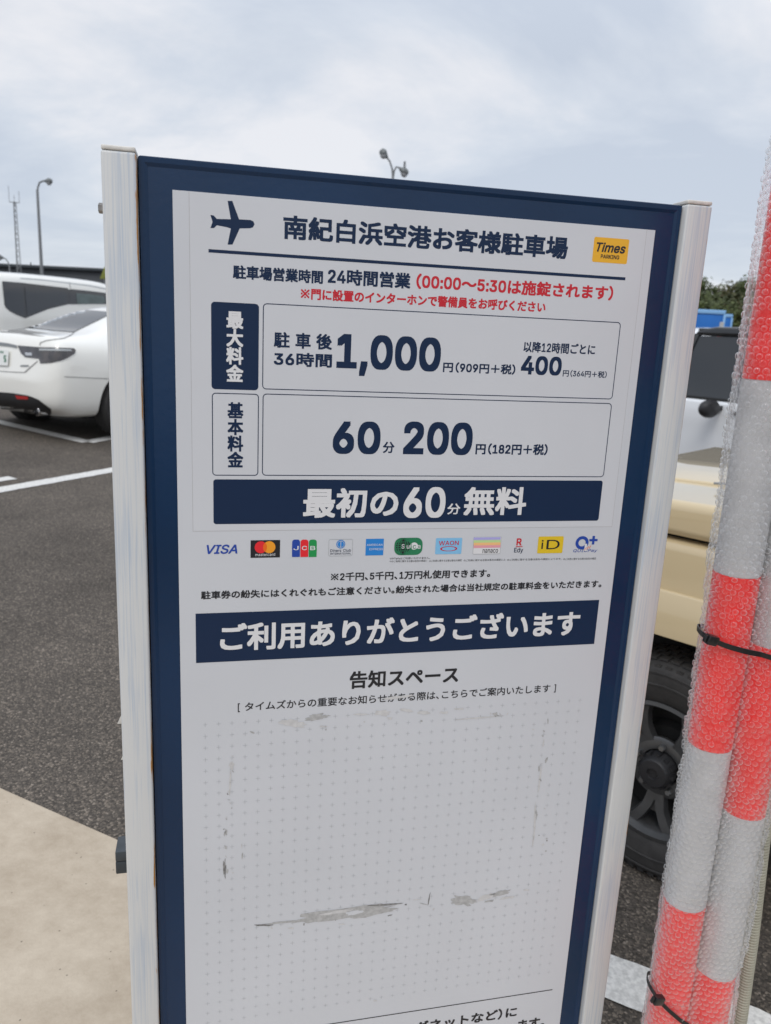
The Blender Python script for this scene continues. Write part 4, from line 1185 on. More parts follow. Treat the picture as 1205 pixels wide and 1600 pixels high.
# loose lap of the sheet at its left edge
V, F = [], []
for j in range(NZ + 1):
    z = Z0w + (Z1w - Z0w) * j / NZ
    p = hull(z, 0.5)
    for i in range(5):
        q_ = i / 4
        V.append(p + Vector((-0.003 * q_ - 0.002 * q_ * noise.noise(Vector((z * 14, 2, 2))), 0.004 * q_ + 0.004 * q_ * noise.noise(Vector((z * 30, 7, 1))), 0)))
F = [(j * 5 + i, j * 5 + i + 1, (j + 1) * 5 + i + 1, (j + 1) * 5 + i) for j in range(NZ) for i in range(4)]
mesh('loose_edge', V, F, MT['wrapfilm'], wrap, smooth=True)
pitch = 0.0098
nc = int(PERI / pitch)
nr = int((Z1w - Z0w - 0.02) / (pitch * 0.866))
V, F = [], []
SEG = 8
for j in range(nr):
    z = Z0w + 0.01 + j * pitch * 0.866
    for i in range(nc):
        u = (i + 0.5 * (j % 2) + 0.12 * noise.noise(Vector((i, j, 0)))) / nc
        zz = z + 0.0012 * noise.noise(Vector((i * 1.7, j * 1.3, 4)))
        s_ = s_at(u)
        p = hull(zz, s_)
        q1 = hull(zz, s_ + 0.004)
        tx = (q1 - p).normalized()
        nrm = tx.cross(Vector((0, 0, 1)))
        if nrm.dot(Vector((p.x - 0.511, p.y - 0.998, 0))) < 0:
            nrm = -nrm
        r_ = 0.0044 * (0.9 + 0.2 * rnd.random())
        crush = 0.5 + 1.1 * noise.noise(Vector((p.x * 22, p.y * 22, p.z * 9)))
        hgt = 0.0029 * max(0.12, (0.35 + 0.8 * rnd.random()) * min(1.25, 0.55 + crush))
        if rnd.random() < 0.06:
            hgt *= 0.15
        tilt = Vector((rnd.uniform(-1, 1), rnd.uniform(-1, 1), rnd.uniform(-1, 1))) * 0.0009
        bz = Vector((0, 0, 1))
        n0 = len(V)
        for (rf, hf) in ((1.0, 0.05), (0.9, 0.62), (0.5, 0.97)):
            for k in range(SEG):
                a = 2 * math.pi * k / SEG
                V.append(p + (tx * math.cos(a) + bz * math.sin(a)) * (r_ * rf) + nrm * (hgt * hf) + tilt * hf)
        V.append(p + nrm * hgt * 0.95 + tilt)
        for q_ in range(2):
            for k in range(SEG):
                a, b = n0 + q_ * SEG + k, n0 + q_ * SEG + (k + 1) % SEG
                F.append((a, b, b + SEG, a + SEG))
        for k in range(SEG):
            F.append((n0 + 2 * SEG + k, n0 + 2 * SEG + (k + 1) % SEG, n0 + 3 * SEG))
mesh('bubbles', V, F, MT['wrapbub'], wrap, smooth=True, kind='stuff')


# cable ties
def cable_tie(label, pl, pr, grp):
    """pl: where the head sits at left, pr: a point of the strap at right (photograph pixels)"""
    a = at_y(pl[0], pl[1], 0.960)
    b = at_y(pr[0], pr[1], 0.955)
    slope = (b.z - a.z) / (b.x - a.x)
    t_ = thing('cable_tie', label, 'cable tie', (a.x, a.y, a.z), 0, grp)
    n = 72
    V, F = [], []
    for i in range(n):
        s_ = i / n
        z = a.z
        p = hull(z, s_)
        c = Vector((p.x - 0.511, p.y - 0.998, 0)).normalized()
        p = p + c * 0.0032
        z = a.z + slope * (p.x - a.x)
        for dz, dr in ((-0.0036, 0), (0.0036, 0), (0.0036, 0.0014), (-0.0036, 0.0014)):
            V.append(Vector((p.x, p.y, z + dz)) + c * dr - Vector(t_.location))
    for i in range(n):
        for k in range(4):
            j = (i + 1) % n
            F.append((i * 4 + k, i * 4 + (k + 1) % 4, j * 4 + (k + 1) % 4, j * 4 + k))
    mesh('strap', V, F, MT['tie'], t_, smooth=False)
    hx = hull(a.z, 0.53).x - 0.006
    Mx = Matrix.Translation(Vector((hx - a.x, -0.004, 0.002))) @ Matrix.Rotation(R(18), 4, 'Y') @ Matrix.Rotation(R(20), 4, 'Z')
    MB().box((-0.0095, -0.006, -0.0065), (0.0075, 0.004, 0.0065), Mx).box((-0.0135, -0.003, -0.005), (-0.0098, 0.002, 0.005), Mx).build('head', MT['tie'], t_, bevel=0.0012)


cable_tie('upper black cable tie round the bubble wrapped poles', (1092, 999), (1200, 1028), 'black cable ties on the wrapped poles')
cable_tie('lower black cable tie round the bubble wrapped poles, near the photo bottom', (1012, 1559), (1062, 1596), 'black cable ties on the wrapped poles')

# corrugated conduit behind the poles
cpts = [at_y(1156, 1590, 1.045), at_y(1173, 1470, 1.045), at_y(1189, 1330, 1.045), at_y(1202, 1220, 1.045), at_y(1214, 1080, 1.045)]
cx_ = [p.x for p in cpts]
V = MB()
prof = []
zz = 0.03
path_z = []
while zz < 1.35:
    prof.append((0.0108, zz)); prof.append((0.0120, zz + 0.0012)); prof.append((0.0120, zz + 0.0030)); prof.append((0.0108, zz + 0.0042))
    zz += 0.0052
zs_ = sorted([(p.z, p.x) for p in cpts])


def cx_at(z):
    if z <= zs_[0][0]:
        return zs_[0][1] - (zs_[0][0] - z) * 0.02
    for (z0, a), (z1, b) in zip(zs_, zs_[1:]):
        if z <= z1:
            return a + (b - a) * (z - z0) / (z1 - z0)
    return zs_[-1][1] + (z - zs_[-1][0]) * 0.03


V.lathe(prof, 16)
V.v = [Vector((v.x + cx_at(v.z), v.y + 1.045 + 0.0, v.z)) for v in V.v]
tag(V.build('corrugated_conduit', MT['conduit'], smooth=False), 'beige corrugated conduit standing behind the wrapped marker poles', 'conduit')


# ------------------------------------------------------------------ vehicles
def apply_mods(o):
    dg = bpy.context.evaluated_depsgraph_get()
    me = bpy.data.meshes.new_from_object(o.evaluated_get(dg))
    o.modifiers.clear()
    o.data = me
    return me


def cut(body, cutters):
    for i, cmb_ in enumerate(cutters):
        co = cmb_.build('cutter', MT['under'])
        co.parent = body.parent
        md = body.modifiers.new('b%d' % i, 'BOOLEAN')
        md.operation = 'DIFFERENCE'
        md.solver = 'EXACT'
        md.object = co
    bpy.context.view_layer.update()
    cs = [md.object for md in body.modifiers if md.type == 'BOOLEAN']
    apply_mods(body)
    for c in cs:
        bpy.data.objects.remove(c)


def loft_body(name, secs, m, parent, arches, sub=2):
    """secs: (x, zb, w, zs, wd, wt, zt)"""
    V, F = [], []
    rows = []
    for x, zb, w, zs, wd_, wt, zt in secs:
        h = [(0, zb), (w * 0.80, zb), (w * 0.98, zb + 0.07), (w, zb + (zs - zb) * 0.45), (w * 0.985, zb + (zs - zb) * 0.86), (wd_, zs),
             ((wd_ * 0.55 + wt * 0.45), zs + (zt - zs) * 0.42), (wt + 0.02, zt - (zt - zs) * 0.12), (wt * 0.82, zt - (zt - zs) * 0.02), (wt * 0.4, zt), (0, zt)]
        full = [(-y, z) for y, z in h] + [(y, z) for y, z in h[1:-1][::-1]]
        rows.append([Vector((x, y, z)) for y, z in full])
    n = len(rows[0])
    for r_ in rows:
        V += r_
    for i in range(len(rows) - 1):
        for k in range(n):
            F.append((i * n + k, i * n + (k + 1) % n, (i + 1) * n + (k + 1) % n, (i + 1) * n + k))
    F.append(tuple(range(n))[::-1])
    F.append(tuple((len(rows) - 1) * n + k for k in range(n)))
    me = bpy.data.meshes.new(name)
    me.from_pydata([tuple(v) for v in V], [], F)
    bm = bmesh.new(); bm.from_mesh(me); bmesh.ops.recalc_face_normals(bm, faces=bm.faces); bm.to_mesh(me); bm.free()
    me.polygons.foreach_set('use_smooth', [True] * len(me.polygons))
    o = link(name, me, m, parent)
    md = o.modifiers.new('s', 'SUBSURF'); md.levels = sub; md.render_levels = sub
    bpy.context.view_layer.update()
    apply_mods(o)
    if arches:
        cut(o, [MB().lathe([(0.0, -0.42), (r_, -0.42), (r_, 0.42), (0, 0.42)], 40, Matrix.Translation((x, y * 1.0, z)) @ Matrix.Rotation(R(90), 4, 'X')) for (x, y, z, r_) in arches])
        o.data.polygons.foreach_set('use_smooth', [True] * len(o.data.polygons))
        o.data.set_sharp_from_angle(angle=R(40))
    if not o.data.materials:
        o.data.materials.append(m)
    return o


def bvh_of(o):
    me = o.data
    M_ = o.matrix_world if o.parent is None else Matrix()
    return BVHTree.FromPolygons([v.co for v in me.vertices], [tuple(p.vertices) for p in me.polygons])


def wheel(parent, x, y, r, wid, rimr, side, spokes=5, style='road'):
    """side = +1: outer face towards +y"""
    Mx = Matrix.Translation((x, y, r)) @ Matrix.Rotation(R(-90 * side), 4, 'X')      # axis +z -> +y*side
    w2 = wid / 2
    t = MB()
    n = 64
    t.lathe([(rimr + 0.004, -w2 * 0.85), (rimr + 0.03, -w2), (r * 0.93, -w2), (r - 0.012, -w2 * 0.86), (r, -w2 * 0.62), (r, w2 * 0.62), (r - 0.012, w2 * 0.86),
             (r * 0.93, w2), (r * 0.86, w2 * 1.03), (rimr + 0.03, w2 * 0.98), (rimr + 0.008, w2 * 0.86), (rimr, w2 * 0.8)], n, Mx)
    wh = t.build('wheel', MT['rubber'], parent, smooth=True)
    tr = MB()
    # tread blocks and sidewall ribs
    for k in range(64):
        a = 2 * math.pi * k / 64
        for zc_, wz, sk in ((-w2 * 0.55, 0.016, 0.03), (-w2 * 0.18, 0.014, -0.02), (w2 * 0.18, 0.014, 0.02), (w2 * 0.55, 0.016, -0.03)):
            Mk = Mx @ Matrix.Rotation(a + sk, 4, 'Z') @ Matrix.Translation((r - 0.002, 0, zc_))
            tr.box((0, -0.0125, -wz), (0.0065, 0.0125, wz), Mk)
        Mk = Mx @ Matrix.Rotation(a, 4, 'Z') @ Matrix.Translation((r - 0.018, 0, w2 * 0.87))
        tr.box((-0.012, -0.009, 0), (0.008, 0.009, 0.006), Mk)
    for rr_ in (r * 0.80, r * 0.905):
        tr.lathe([(rr_ - 0.004, w2 * 1.0), (rr_ - 0.002, w2 * 1.05), (rr_ + 0.002, w2 * 1.05), (rr_ + 0.004, w2 * 1.0)], n, Mx)
    tr.build('tread', MT['rubber'], wh)
    rm = MB()
    rm.lathe([(rimr * 0.93, -w2 * 0.8), (rimr * 0.93, w2 * 0.2), (rimr * 0.955, w2 * 0.62), (rimr * 0.98, w2 * 0.70), (rimr + 0.004, w2 * 0.80), (rimr + 0.006, w2 * 0.90), (rimr - 0.006, w2 * 0.93), (rimr - 0.014, w2 * 0.74), (rimr * 0.90, w2 * 0.60), (rimr * 0.90, -w2 * 0.8)], n, Mx)
    hubr = rimr * 0.44
    for k in range(spokes):
        a0 = 2 * math.pi * (k + 0.5) / spokes + R(-18) * (1 if style == 'jeep' else 0)
        for sgn in (-1, 1):
            # each spoke: two arms that spread towards the rim
            P_ = []
            for (rr_, da, hw, zt_) in ((hubr * 0.80, 0.10, 0.020, 0.50), (rimr * 0.62, 0.16, 0.017, 0.60), (rimr * 0.80, 0.235, 0.019, 0.66), (rimr * 0.95, 0.31, 0.023, 0.70)):
                P_.append((rr_, a0 + sgn * da, hw, zt_ * w2))
            nb = len(rm.v)
            for rr_, aa, hw, zt_ in P_:
                c_ = Vector((rr_ * math.cos(aa), rr_ * math.sin(aa), 0)); tn = Vector((-math.sin(aa), math.cos(aa), 0))
                for u_, zz_ in ((-1, zt_ - 0.022), (-0.75, zt_), (0.75, zt_), (1, zt_ - 0.022)):
                    rm.v.append(Mx @ (c_ + tn * hw * u_ + Vector((0, 0, zz_))))
            for i in range(3):
                for q_ in range(3):
                    a_ = nb + i * 4 + q_
                    rm.f.append((a_, a_ + 1, a_ + 5, a_ + 4))
                a_ = nb + i * 4
                rm.f.append((a_ + 3, a_, a_ + 4, a_ + 7))
        # web between the arms
        w_ = []
        for (rr_, aa, zz_) in ((hubr * 0.8, a0 - 0.12, 0.47), (hubr * 0.8, a0 + 0.12, 0.47), (rimr * 0.70, a0 + 0.16, 0.50), (rimr * 0.70, a0 - 0.16, 0.50)):
            w_.append(Mx @ Vector((rr_ * math.cos(aa), rr_ * math.sin(aa), zz_ * w2 - 0.004)))
        rm.add(w_, [(0, 1, 2, 3)])
    rm.lathe([(hubr, 0.30 * w2), (hubr * 1.02, 0.46 * w2), (hubr * 0.9, 0.52 * w2), (hubr * 0.62, 0.50 * w2), (hubr * 0.60, 0.3 * w2)], 40, Mx)
    rm.build('rim', MT['rim'], wh, smooth=True)
    MB().lathe([(0.0, -0.25 * w2), (rimr * 0.88, -0.25 * w2), (rimr * 0.88, -0.6 * w2), (0, -0.6 * w2)], 32, Mx).lathe(
        [(0, 0.0), (rimr * 0.55, 0.0), (rimr * 0.62, -0.2 * w2), (0, -0.2 * w2)], 32, Mx).build('brake', MT['under'], wh)
    hb = MB()
    if style == 'jeep':
        hr = 0.050
        hb.lathe([(hr * 1.05, 0.2 * w2), (hr * 1.05, 0.55 * w2), (hr, 0.60 * w2), (hr * 0.92, 0.98 * w2), (hr * 0.8, 1.06 * w2), (hr * 0.35, 1.08 * w2), (hr * 0.3, 1.0 * w2), (0, 1.0 * w2)], 28, Mx)
        for k in range(12):
            Mk = Mx @ Matrix.Rotation(2 * math.pi * k / 12, 4, 'Z')
            hb.box((hr * 0.7, -0.006, 0.55 * w2), (hr * 1.10, 0.006, 0.86 * w2), Mk)
    else:
        hb.lathe([(rimr * 0.17, 0.3 * w2), (rimr * 0.17, 0.56 * w2), (rimr * 0.13, 0.62 * w2), (0, 0.63 * w2)], 24, Mx)
    hb.build('hub', MT['plastic'], wh, smooth=True)
    for k in range(5):
        a = 2 * math.pi * k / 5 + R(-20)
        Mk = Mx @ Matrix.Translation((0.070 * math.cos(a), 0.070 * math.sin(a), 0.36 * w2))
        MB().lathe([(0.014, 0), (0.014, 0.010), (0.0105, 0.0105), (0.0105, 0.026), (0.008, 0.030), (0, 0.030)], 6, Mk).build('nut', MT['nut'], wh)
    return wh


def placed(o):
    bpy.context.view_layer.update()
    return Matrix.Translation(o.location) @ Matrix.Rotation(o.rotation_euler.z, 4, 'Z')


def cam_ray_fn(Mw):
    inv = Mw.inverted()
    o = inv @ Vector((0, 0, H))

    def f(px, py):
        d = (inv.to_3x3() @ ray(px, py)).normalized()
        return o, d
    return f


def side_fn(sgn):
    return lambda x, z: (Vector((x, 3 * sgn, z)), Vector((0, -sgn, 0)))


def sidepatch(name, poly, bvh, m, t_, off=0.004, step=0.12, both=True):
    o = drape(name, poly, step, side_fn(-1), bvh, m, t_, off)
    if both:
        drape(name, poly, step, side_fn(1), bvh, m, t_, off)
    return o


# ---- small square off-roader -------------------------------------------------
def offroader(label, loc, rz, paint, roofm):
    t_ = thing('parked_offroader', label, 'off-road car', loc, rz, 'small square off-road cars')
    wb, wy, r = 2.25, 0.60, 0.343
    hw = 0.70                                  # half width of the tub
    # x = 0 at the front axle, nose towards +x
    arch = lambda cx, s: [(cx - 0.50 * s, 0.36), (cx - 0.43 * s, 0.60), (cx - 0.27 * s, 0.765), (cx + 0.25 * s, 0.765), (cx + 0.40 * s, 0.60), (cx + 0.46 * s, 0.42)]
    lower = [(-2.78, 0.42), (-2.78, 1.035), (0.50, 1.035), (0.52, 0.42), (0.46, 0.42)]
    a_f = [(0.46, 0.42), (0.40, 0.60), (0.25, 0.765), (-0.27, 0.765), (-0.43, 0.60), (-0.50, 0.30)]
    a_r = [(-1.79, 0.30), (-1.83, 0.60), (-1.99, 0.765), (-2.51, 0.765), (-2.66, 0.60), (-2.70, 0.42)]
    poly = [(-2.78, 0.42), (-2.78, 1.035), (0.515, 1.035), (0.53, 0.42)] + a_f[1:] + a_r
    b = MB().prism(poly, -hw, hw)
    body = b.build('body', paint, t_, bevel=0.03, seg=4)
    # clamshell bonnet
    bon = MB()
    prof = [(-0.80, 1.047), (0.53, 1.047), (0.535, 1.10), (0.47, 1.135), (-0.80, 1.175)]
    bon.prism(prof, -hw - 0.004, hw + 0.004)
    bo = bon.build('bonnet', paint, t_, bevel=0.042, seg=5)
    # raised centre of the bonnet
    MB().prism([(-0.76, 1.15), (0.44, 1.12), (0.42, 1.142), (-0.76, 1.192)], -0.36, 0.36).build('bonnet_bulge', paint, t_, bevel=0.02, seg=4)
    # inner block filling the gap
    MB().box((-2.70, -hw + 0.05, 0.95), (0.44, hw - 0.05, 1.06)).build('seam_filler', MT['under'], t_)
    # fender lips
    for s in (-1, 1):
        for ar in (a_f, a_r):
            cxm = sum(p[0] for p in ar) / len(ar)
            o_ = [(cxm + (x - cxm) * 1.22, 0.765 + (z - 0.765) * 1.0 + (0.125 if z > 0.7 else 0.06 if z > 0.5 else 0)) for x, z in ar]
            lip = MB()
            ya, yb = s * (hw - 0.01), s * (hw + 0.042)
            for i in range(len(ar) - 1):
                q_ = [ar[i], ar[i + 1], o_[i + 1], o_[i]]
                vs_ = [Vector((x, ya, z)) for x, z in q_] + [Vector((ar[i][0], yb, ar[i][1])), Vector((ar[i + 1][0], yb, ar[i + 1][1])), Vector((o_[i + 1][0], s * (hw + 0.010), o_[i + 1][1])), Vector((o_[i][0], s * (hw + 0.010), o_[i][1]))]
                lip.add(vs_, [(0, 1, 2, 3), (7, 6, 5, 4), (0, 4, 5, 1), (1, 5, 6, 2), (2, 6, 7, 3), (3, 7, 4, 0)])
            lip.build('fender_lip', paint, t_, bevel=0.006, seg=2)
    # inner arches, underbody
    MB().box((-2.6, -0.52, 0.32), (0.42, 0.52, 0.80)).build('underbody', MT['under'], t_, bevel=0.03)
    MB().tube([(0, -0.6, 0.343), (0, 0.6, 0.343)], 0.05).tube([(-2.25, -0.6, 0.343), (-2.25, 0.6, 0.343)], 0.055).tube([(-0.3, 0.42, 0.42), (0.0, 0.45, 0.36), (0.3, 0.40, 0.45)], 0.03).build('axle', MT['under'], t_, smooth=True)
    # bumpers
    MB().box((0.50, -0.70, 0.40), (0.60, 0.70, 0.66)).build('bumper', MT['plastic'], t_, bevel=0.03, seg=3)
    MB().box((-2.86, -0.70, 0.42), (-2.785, 0.70, 0.60)).build('bumper', MT['plastic'], t_, bevel=0.03, seg=3)
    g_ = MB().box((0.52, -0.52, 0.74), (0.548, 0.52, 1.0)).build('grille', MT['plastic'], t_, bevel=0.01)
    sl = MB().box((0.5485, -0.026, 0.77), (0.556, 0.026, 0.97))
    for k in range(5):
        c_ = MB().box((0.5485, -0.20 + k * 0.1 - 0.018, 0.78), (0.556, -0.20 + k * 0.1 + 0.018, 0.96)).build('grille_slat', paint, g_, bevel=0.003)
    for s in (-1, 1):
        Mx = Matrix.Translation((0.548, s * 0.40, 0.87)) @ Matrix.Rotation(R(90), 4, 'Y')
        MB().lathe([(0.0, 0.026), (0.06, 0.022), (0.085, 0.008), (0.092, 0.0)], 28, Mx).build('headlight', MT['lens'], t_, smooth=True)
    # cabin
    zb_, zr = 1.045, 1.715
    X = dict(wb=-0.735, wt=-0.93, rt=-2.70, rb=-2.76)
    yb_, yt = 0.665, 0.585
    def cab(x, z, s):
        f_ = (z - zb_) / (zr - zb_)
        return Vector((x, s * (yb_ + (yt - yb_) * f_), z))
    # roof
    MB().prism([(X['wt'] + 0.03, zr - 0.085), (X['wt'] - 0.02, zr - 0.03), (X['wt'] - 0.2, zr), (X['rt'] + 0.1, zr), (X['rt'], zr - 0.03), (X['rt'] - 0.02, zr - 0.085)], -yt - 0.018, yt + 0.018).build('roof', roofm, t_, bevel=0.028, seg=3)
    MB().tube([(X['wt'] - 0.02, yt - 0.0, zr - 0.03), (X['rt'], yt, zr - 0.03)], 0.013, 8).tube([(X['wt'] - 0.02, -yt, zr - 0.03), (X['rt'], -yt, zr - 0.03)], 0.013, 8).build('drip_rail', roofm, t_, smooth=True)
    def bar(pts, w_, th, s):
        pil = MB()
        for (xa, za), (xb, zb2) in zip(pts, pts[1:]):
            a_, b_ = cab(xa, za, s), cab(xb, zb2, s)
            inn_ = Vector((0, -s * th, 0))
            ov_ = Vector((w_ / 2, 0, 0))
            vs_ = [a_ - ov_, a_ + ov_, b_ + ov_, b_ - ov_]
            pil.add([v for v in vs_] + [v + inn_ for v in vs_], [(0, 1, 2, 3), (7, 6, 5, 4), (0, 4, 5, 1), (1, 5, 6, 2), (2, 6, 7, 3), (3, 7, 4, 0)])
        pil.build('pillar', roofm, t_, bevel=0.008)
    for s in (-1, 1):
        bar([(X['wb'] - 0.01, zb_), (X['wt'] + 0.005, zr - 0.07)], 0.075, 0.06, s)
        bar([(-1.66, zb_), (-1.70, zr - 0.07)], 0.13, 0.05, s)
        bar([(X['rb'] + 0.06, zb_), (X['rt'] + 0.06, zr - 0.07)], 0.14, 0.06, s)
    gl = MB()
    def pane(x0a, x1a, x0b, x1b, za, zb2, s, nm):
        a_ = [cab(x0a, za, s), cab(x1a, za, s), cab(x1b, zb2, s), cab(x0b, zb2, s)]
        inn_ = Vector((0, -s * 0.018, 0)); dn = Vector((0, -s * 0.006, 0))
        MB().add([v + inn_ for v in a_] + [v + inn_ + dn for v in a_], [(0, 1, 2, 3), (7, 6, 5, 4), (0, 4, 5, 1), (1, 5, 6, 2), (2, 6, 7, 3), (3, 7, 4, 0)]).build(nm, MT['glass'], t_)
    for s in (-1, 1):
        pane(-0.75, -1.64, -0.93, -1.68, 1.05, zr - 0.09, s, 'door_window')
        pane(-1.68, -2.74, -1.72, -2.68, 1.05, zr - 0.09, s, 'rear_side_window')
        MB().box((-0.79, s * (hw - 0.002), 0.50), (-0.785, s * (hw + 0.003), 1.03)).box((-1.69, s * (hw - 0.002), 0.50), (-1.685, s * (hw + 0.003), 1.03)).build('door_seam', MT['under'], t_)
        MB().box((-1.60, s * (hw + 0.0), 0.93), (-1.46, s * (hw + 0.028), 0.965)).build('door_handle', MT['plastic'], t_, bevel=0.008)
        mr = MB().lathe([(0, -0.05), (0.10, -0.045), (0.135, -0.02), (0.14, 0.01), (0.12, 0.04), (0.06, 0.055), (0, 0.058)], 24, Matrix.Translation((-1.34, s * (hw + 0.17), 0.975)) @ Matrix.Rotation(R(90), 4, 'Y') @ Matrix.Scale(0.60, 4, (1, 0, 0))).build('door_mirror', MT['plastic'], t_, smooth=True)
        MB().box((-1.37, s * (hw - 0.03), 0.96), (-1.31, s * (hw + 0.08), 1.0)).build('mirror_arm', MT['plastic'], t_, bevel=0.006)
    # windscreen and frame
    ws = MB()
    A_ = [Vector((X['wb'], -yb_ + 0.03, zb_ + 0.10)), Vector((X['wb'], yb_ - 0.03, zb_ + 0.10)), Vector((X['wt'] + 0.01, yt - 0.02, zr - 0.09)), Vector((X['wt'] + 0.01, -yt + 0.02, zr - 0.09))]
    bk = Vector((-0.008, 0, 0))
    MB().add(A_ + [v + bk for v in A_], [(0, 1, 2, 3), (7, 6, 5, 4), (0, 4, 5, 1), (1, 5, 6, 2), (2, 6, 7, 3), (3, 7, 4, 0)]).build('windscreen', MT['glass'], t_)
    # cowl: black, bowed forwards, with wipers lying on it
    cw = MB()
    pts = []
    for k in range(17):
        a = math.pi * k / 16
        pts.append((-0.735 + 0.27 * math.sin(a) ** 0.7, -0.60 * math.cos(a)))
    vs_ = [Vector((x, y, 1.196 - 0.0 * x)) for x, y in pts] + [Vector((x, y, 1.15)) for x, y in pts]
    n_ = len(pts)
    cw.add(vs_, [tuple(range(n_)), tuple(range(n_, 2 * n_))[::-1]] + [(i, (i + 1) % n_, n_ + (i + 1) % n_, n_ + i) for i in range(n_)])
    cw.build('cowl', MT['plastic'], t_, bevel=0.006)
    for y0, y1 in ((0.50, -0.02), (0.02, -0.50)):
        MB().tube([(-0.60, y0 - 0.05, 1.20), (-0.66, (y0 + y1) / 2, 1.235), (-0.70, y1, 1.26)], 0.008, 8).box((-0.70, y1 - 0.02, 1.235), (-0.69, y0 - 0.05, 1.25)).build('wiper', MT['carblack'], t_)
    MB().tube([(-0.55, -0.1, 1.198), (-0.35, 0.06, 1.185), (-0.20, 0.3, 1.178), (0.05, 0.45, 1.17)], 0.004, 6).build('washer_hose', MT['galv'], t_)
    # rear
    Mx = Matrix.Translation((-2.87, 0.02, 0.95)) @ Matrix.Rotation(R(-90), 4, 'Y')
    MB().lathe([(0, -0.07), (0.33, -0.07), (0.343, -0.04), (0.343, 0.09), (0.31, 0.12), (0, 0.12)], 40, Mx).build('spare_wheel', MT['rubber'], t_, smooth=True)
    A_ = [Vector((X['rb'] + 0.01, -0.56, 1.10)), Vector((X['rb'] + 0.01, 0.56, 1.10)), Vector((X['rt'] - 0.0, 0.52, 1.60)), Vector((X['rt'], -0.52, 1.60))]
    bk = Vector((0.02, 0, 0))
    MB().add(A_ + [v + bk for v in A_], [(0, 1, 2, 3), (7, 6, 5, 4), (0, 4, 5, 1), (1, 5, 6, 2), (2, 6, 7, 3), (3, 7, 4, 0)]).build('rear_window', MT['glass'], t_)
    for s in (-1, 1):
        MB().box((-2.875, s * 0.62 - 0.07, 0.46), (-2.863, s * 0.62 + 0.07, 0.56)).build('tail_light', MT['lamp_red'], t_, bevel=0.004)
    MB().box((-2.55, -0.55, 1.0), (-0.85, 0.55, 1.06)).build('cabin_floor', MT['under'], t_)
    for x_ in (-1.35,):
        for s in (-1, 1):
            MB().box((x_ - 0.10, s * 0.30 - 0.2, 1.02), (x_ + 0.02, s * 0.30 + 0.2, 1.42)).box((x_ - 0.09, s * 0.3 - 0.1, 1.43), (x_ - 0.0, s * 0.3 + 0.1, 1.58)).build('seat', MT['plastic'], t_, bevel=0.03)
    for x_ in (0, -wb):
        for s in (-1, 1):
            wheel(t_, x_, s * (wy + 0.045), r, 0.175, 0.212, s, style='jeep')
    return t_


HEAD = math.atan2(0.68, -0.73)
lft = Vector((math.cos(HEAD + math.pi / 2), math.sin(HEAD + math.pi / 2), 0))
fwd = Vector((math.cos(HEAD), math.sin(HEAD), 0))
hubp = at_z(1020, 1209, 0.343)
c1 = hubp - lft * 0.735
offroader('ivory square off-road car with gunmetal alloy wheel just behind the sign', (c1.x, c1.y, gz(c1.x, c1.y)), HEAD, MT['ivory'], MT['carblack'])
H2 = math.atan2(0.80, -0.60)
lf2 = Vector((math.cos(H2 + math.pi / 2), math.sin(H2 + math.pi / 2), 0))
fw2 = Vector((math.cos(H2), math.sin(H2), 0))
pp = at_z(1041, 617, 1.07)
pp.z = 0
c2 = pp - lf2 * 0.665 + fw2 * 0.735
zz2 = gz(c2.x, c2.y)
offroader('white off-road car with black roof parked beyond the ivory one', (c2.x, c2.y, zz2), H2, MT['white_car2'], MT['carblack'])
print('car1', c1, 'car2', c2, 'separation', (c2 - c1).dot(lft))

# ---- white saloon at left ----------------------------------------------------
PSI = R(30)
hd = math.pi / 2 - PSI
fw = Vector((math.cos(hd), math.sin(hd), 0))
rear = at_y(0, 560, 8.15)
zg = gz(rear.x, rear.y)
sal = thing('parked_saloon', 'white saloon car with smoked tail lights seen from its right rear corner', 'car', (rear.x, rear.y, zg), hd)
secs = [(-0.02, .40, .45, .60, .40, .25, .63), (0.0, .36, .70, .64, .62, .40, .68), (.05, .30, .80, .86, .70, .5, .90), (.10, .27, .845, .97, .755, .62, 1.025), (.16, .25, .865, 1.0, .79, .66, 1.075),
        (.24, .21, .88, 1.0, .80, .66, 1.066), (.50, .2, .895, .995, .81, .65, 1.085), (.80, .2, .90, .99, .81, .64, 1.12), (1.15, .2, .90, .985, .81, .58, 1.285), (1.55, .2, .90, .98, .81, .555, 1.40),
        (2.2, .2, .90, .97, .81, .56, 1.435), (2.9, .2, .90, .96, .81, .555, 1.405), (3.35, .2, .90, .95, .80, .60, 1.22), (3.75, .2, .895, .93, .79, .62, 1.01),
        (4.2, .2, .885, .88, .76, .55, .94), (4.55, .22, .86, .78, .70, .45, .84), (4.72, .26, .72, .62, .55, .35, .70), (4.77, .34, .45, .55, .35, .2, .60)]
sb = loft_body('body', secs, MT['white_car'], sal, [(0.91, -0.85, 0.335, 0.385), (0.91, 0.85, 0.335, 0.385), (3.9, -0.85, 0.335, 0.385), (3.9, 0.85, 0.335, 0.385)])
bv = bvh_of(sb)
for x_ in (0.91, 3.9):
    for s in (-1, 1):
        wheel(sal, x_, s * 0.775, 0.335, 0.225, 0.235, s)
MB().box((0.5, -0.68, 0.20), (4.4, 0.68, 0.70)).build('underbody', MT['under'], sal)
Mw = placed(sal)
crf = cam_ray_fn(Mw)


def tr(name, poly, m, parent, bvh, f, off=0.005, step=3.0, edge=False):
    return drape(name, poly, step, f, bvh, m, parent, off, edge=edge)


def zz(pts, ox=0, oy=380, k=4.0):
    return [(ox + x / k, oy + y / k) for x, y in pts]


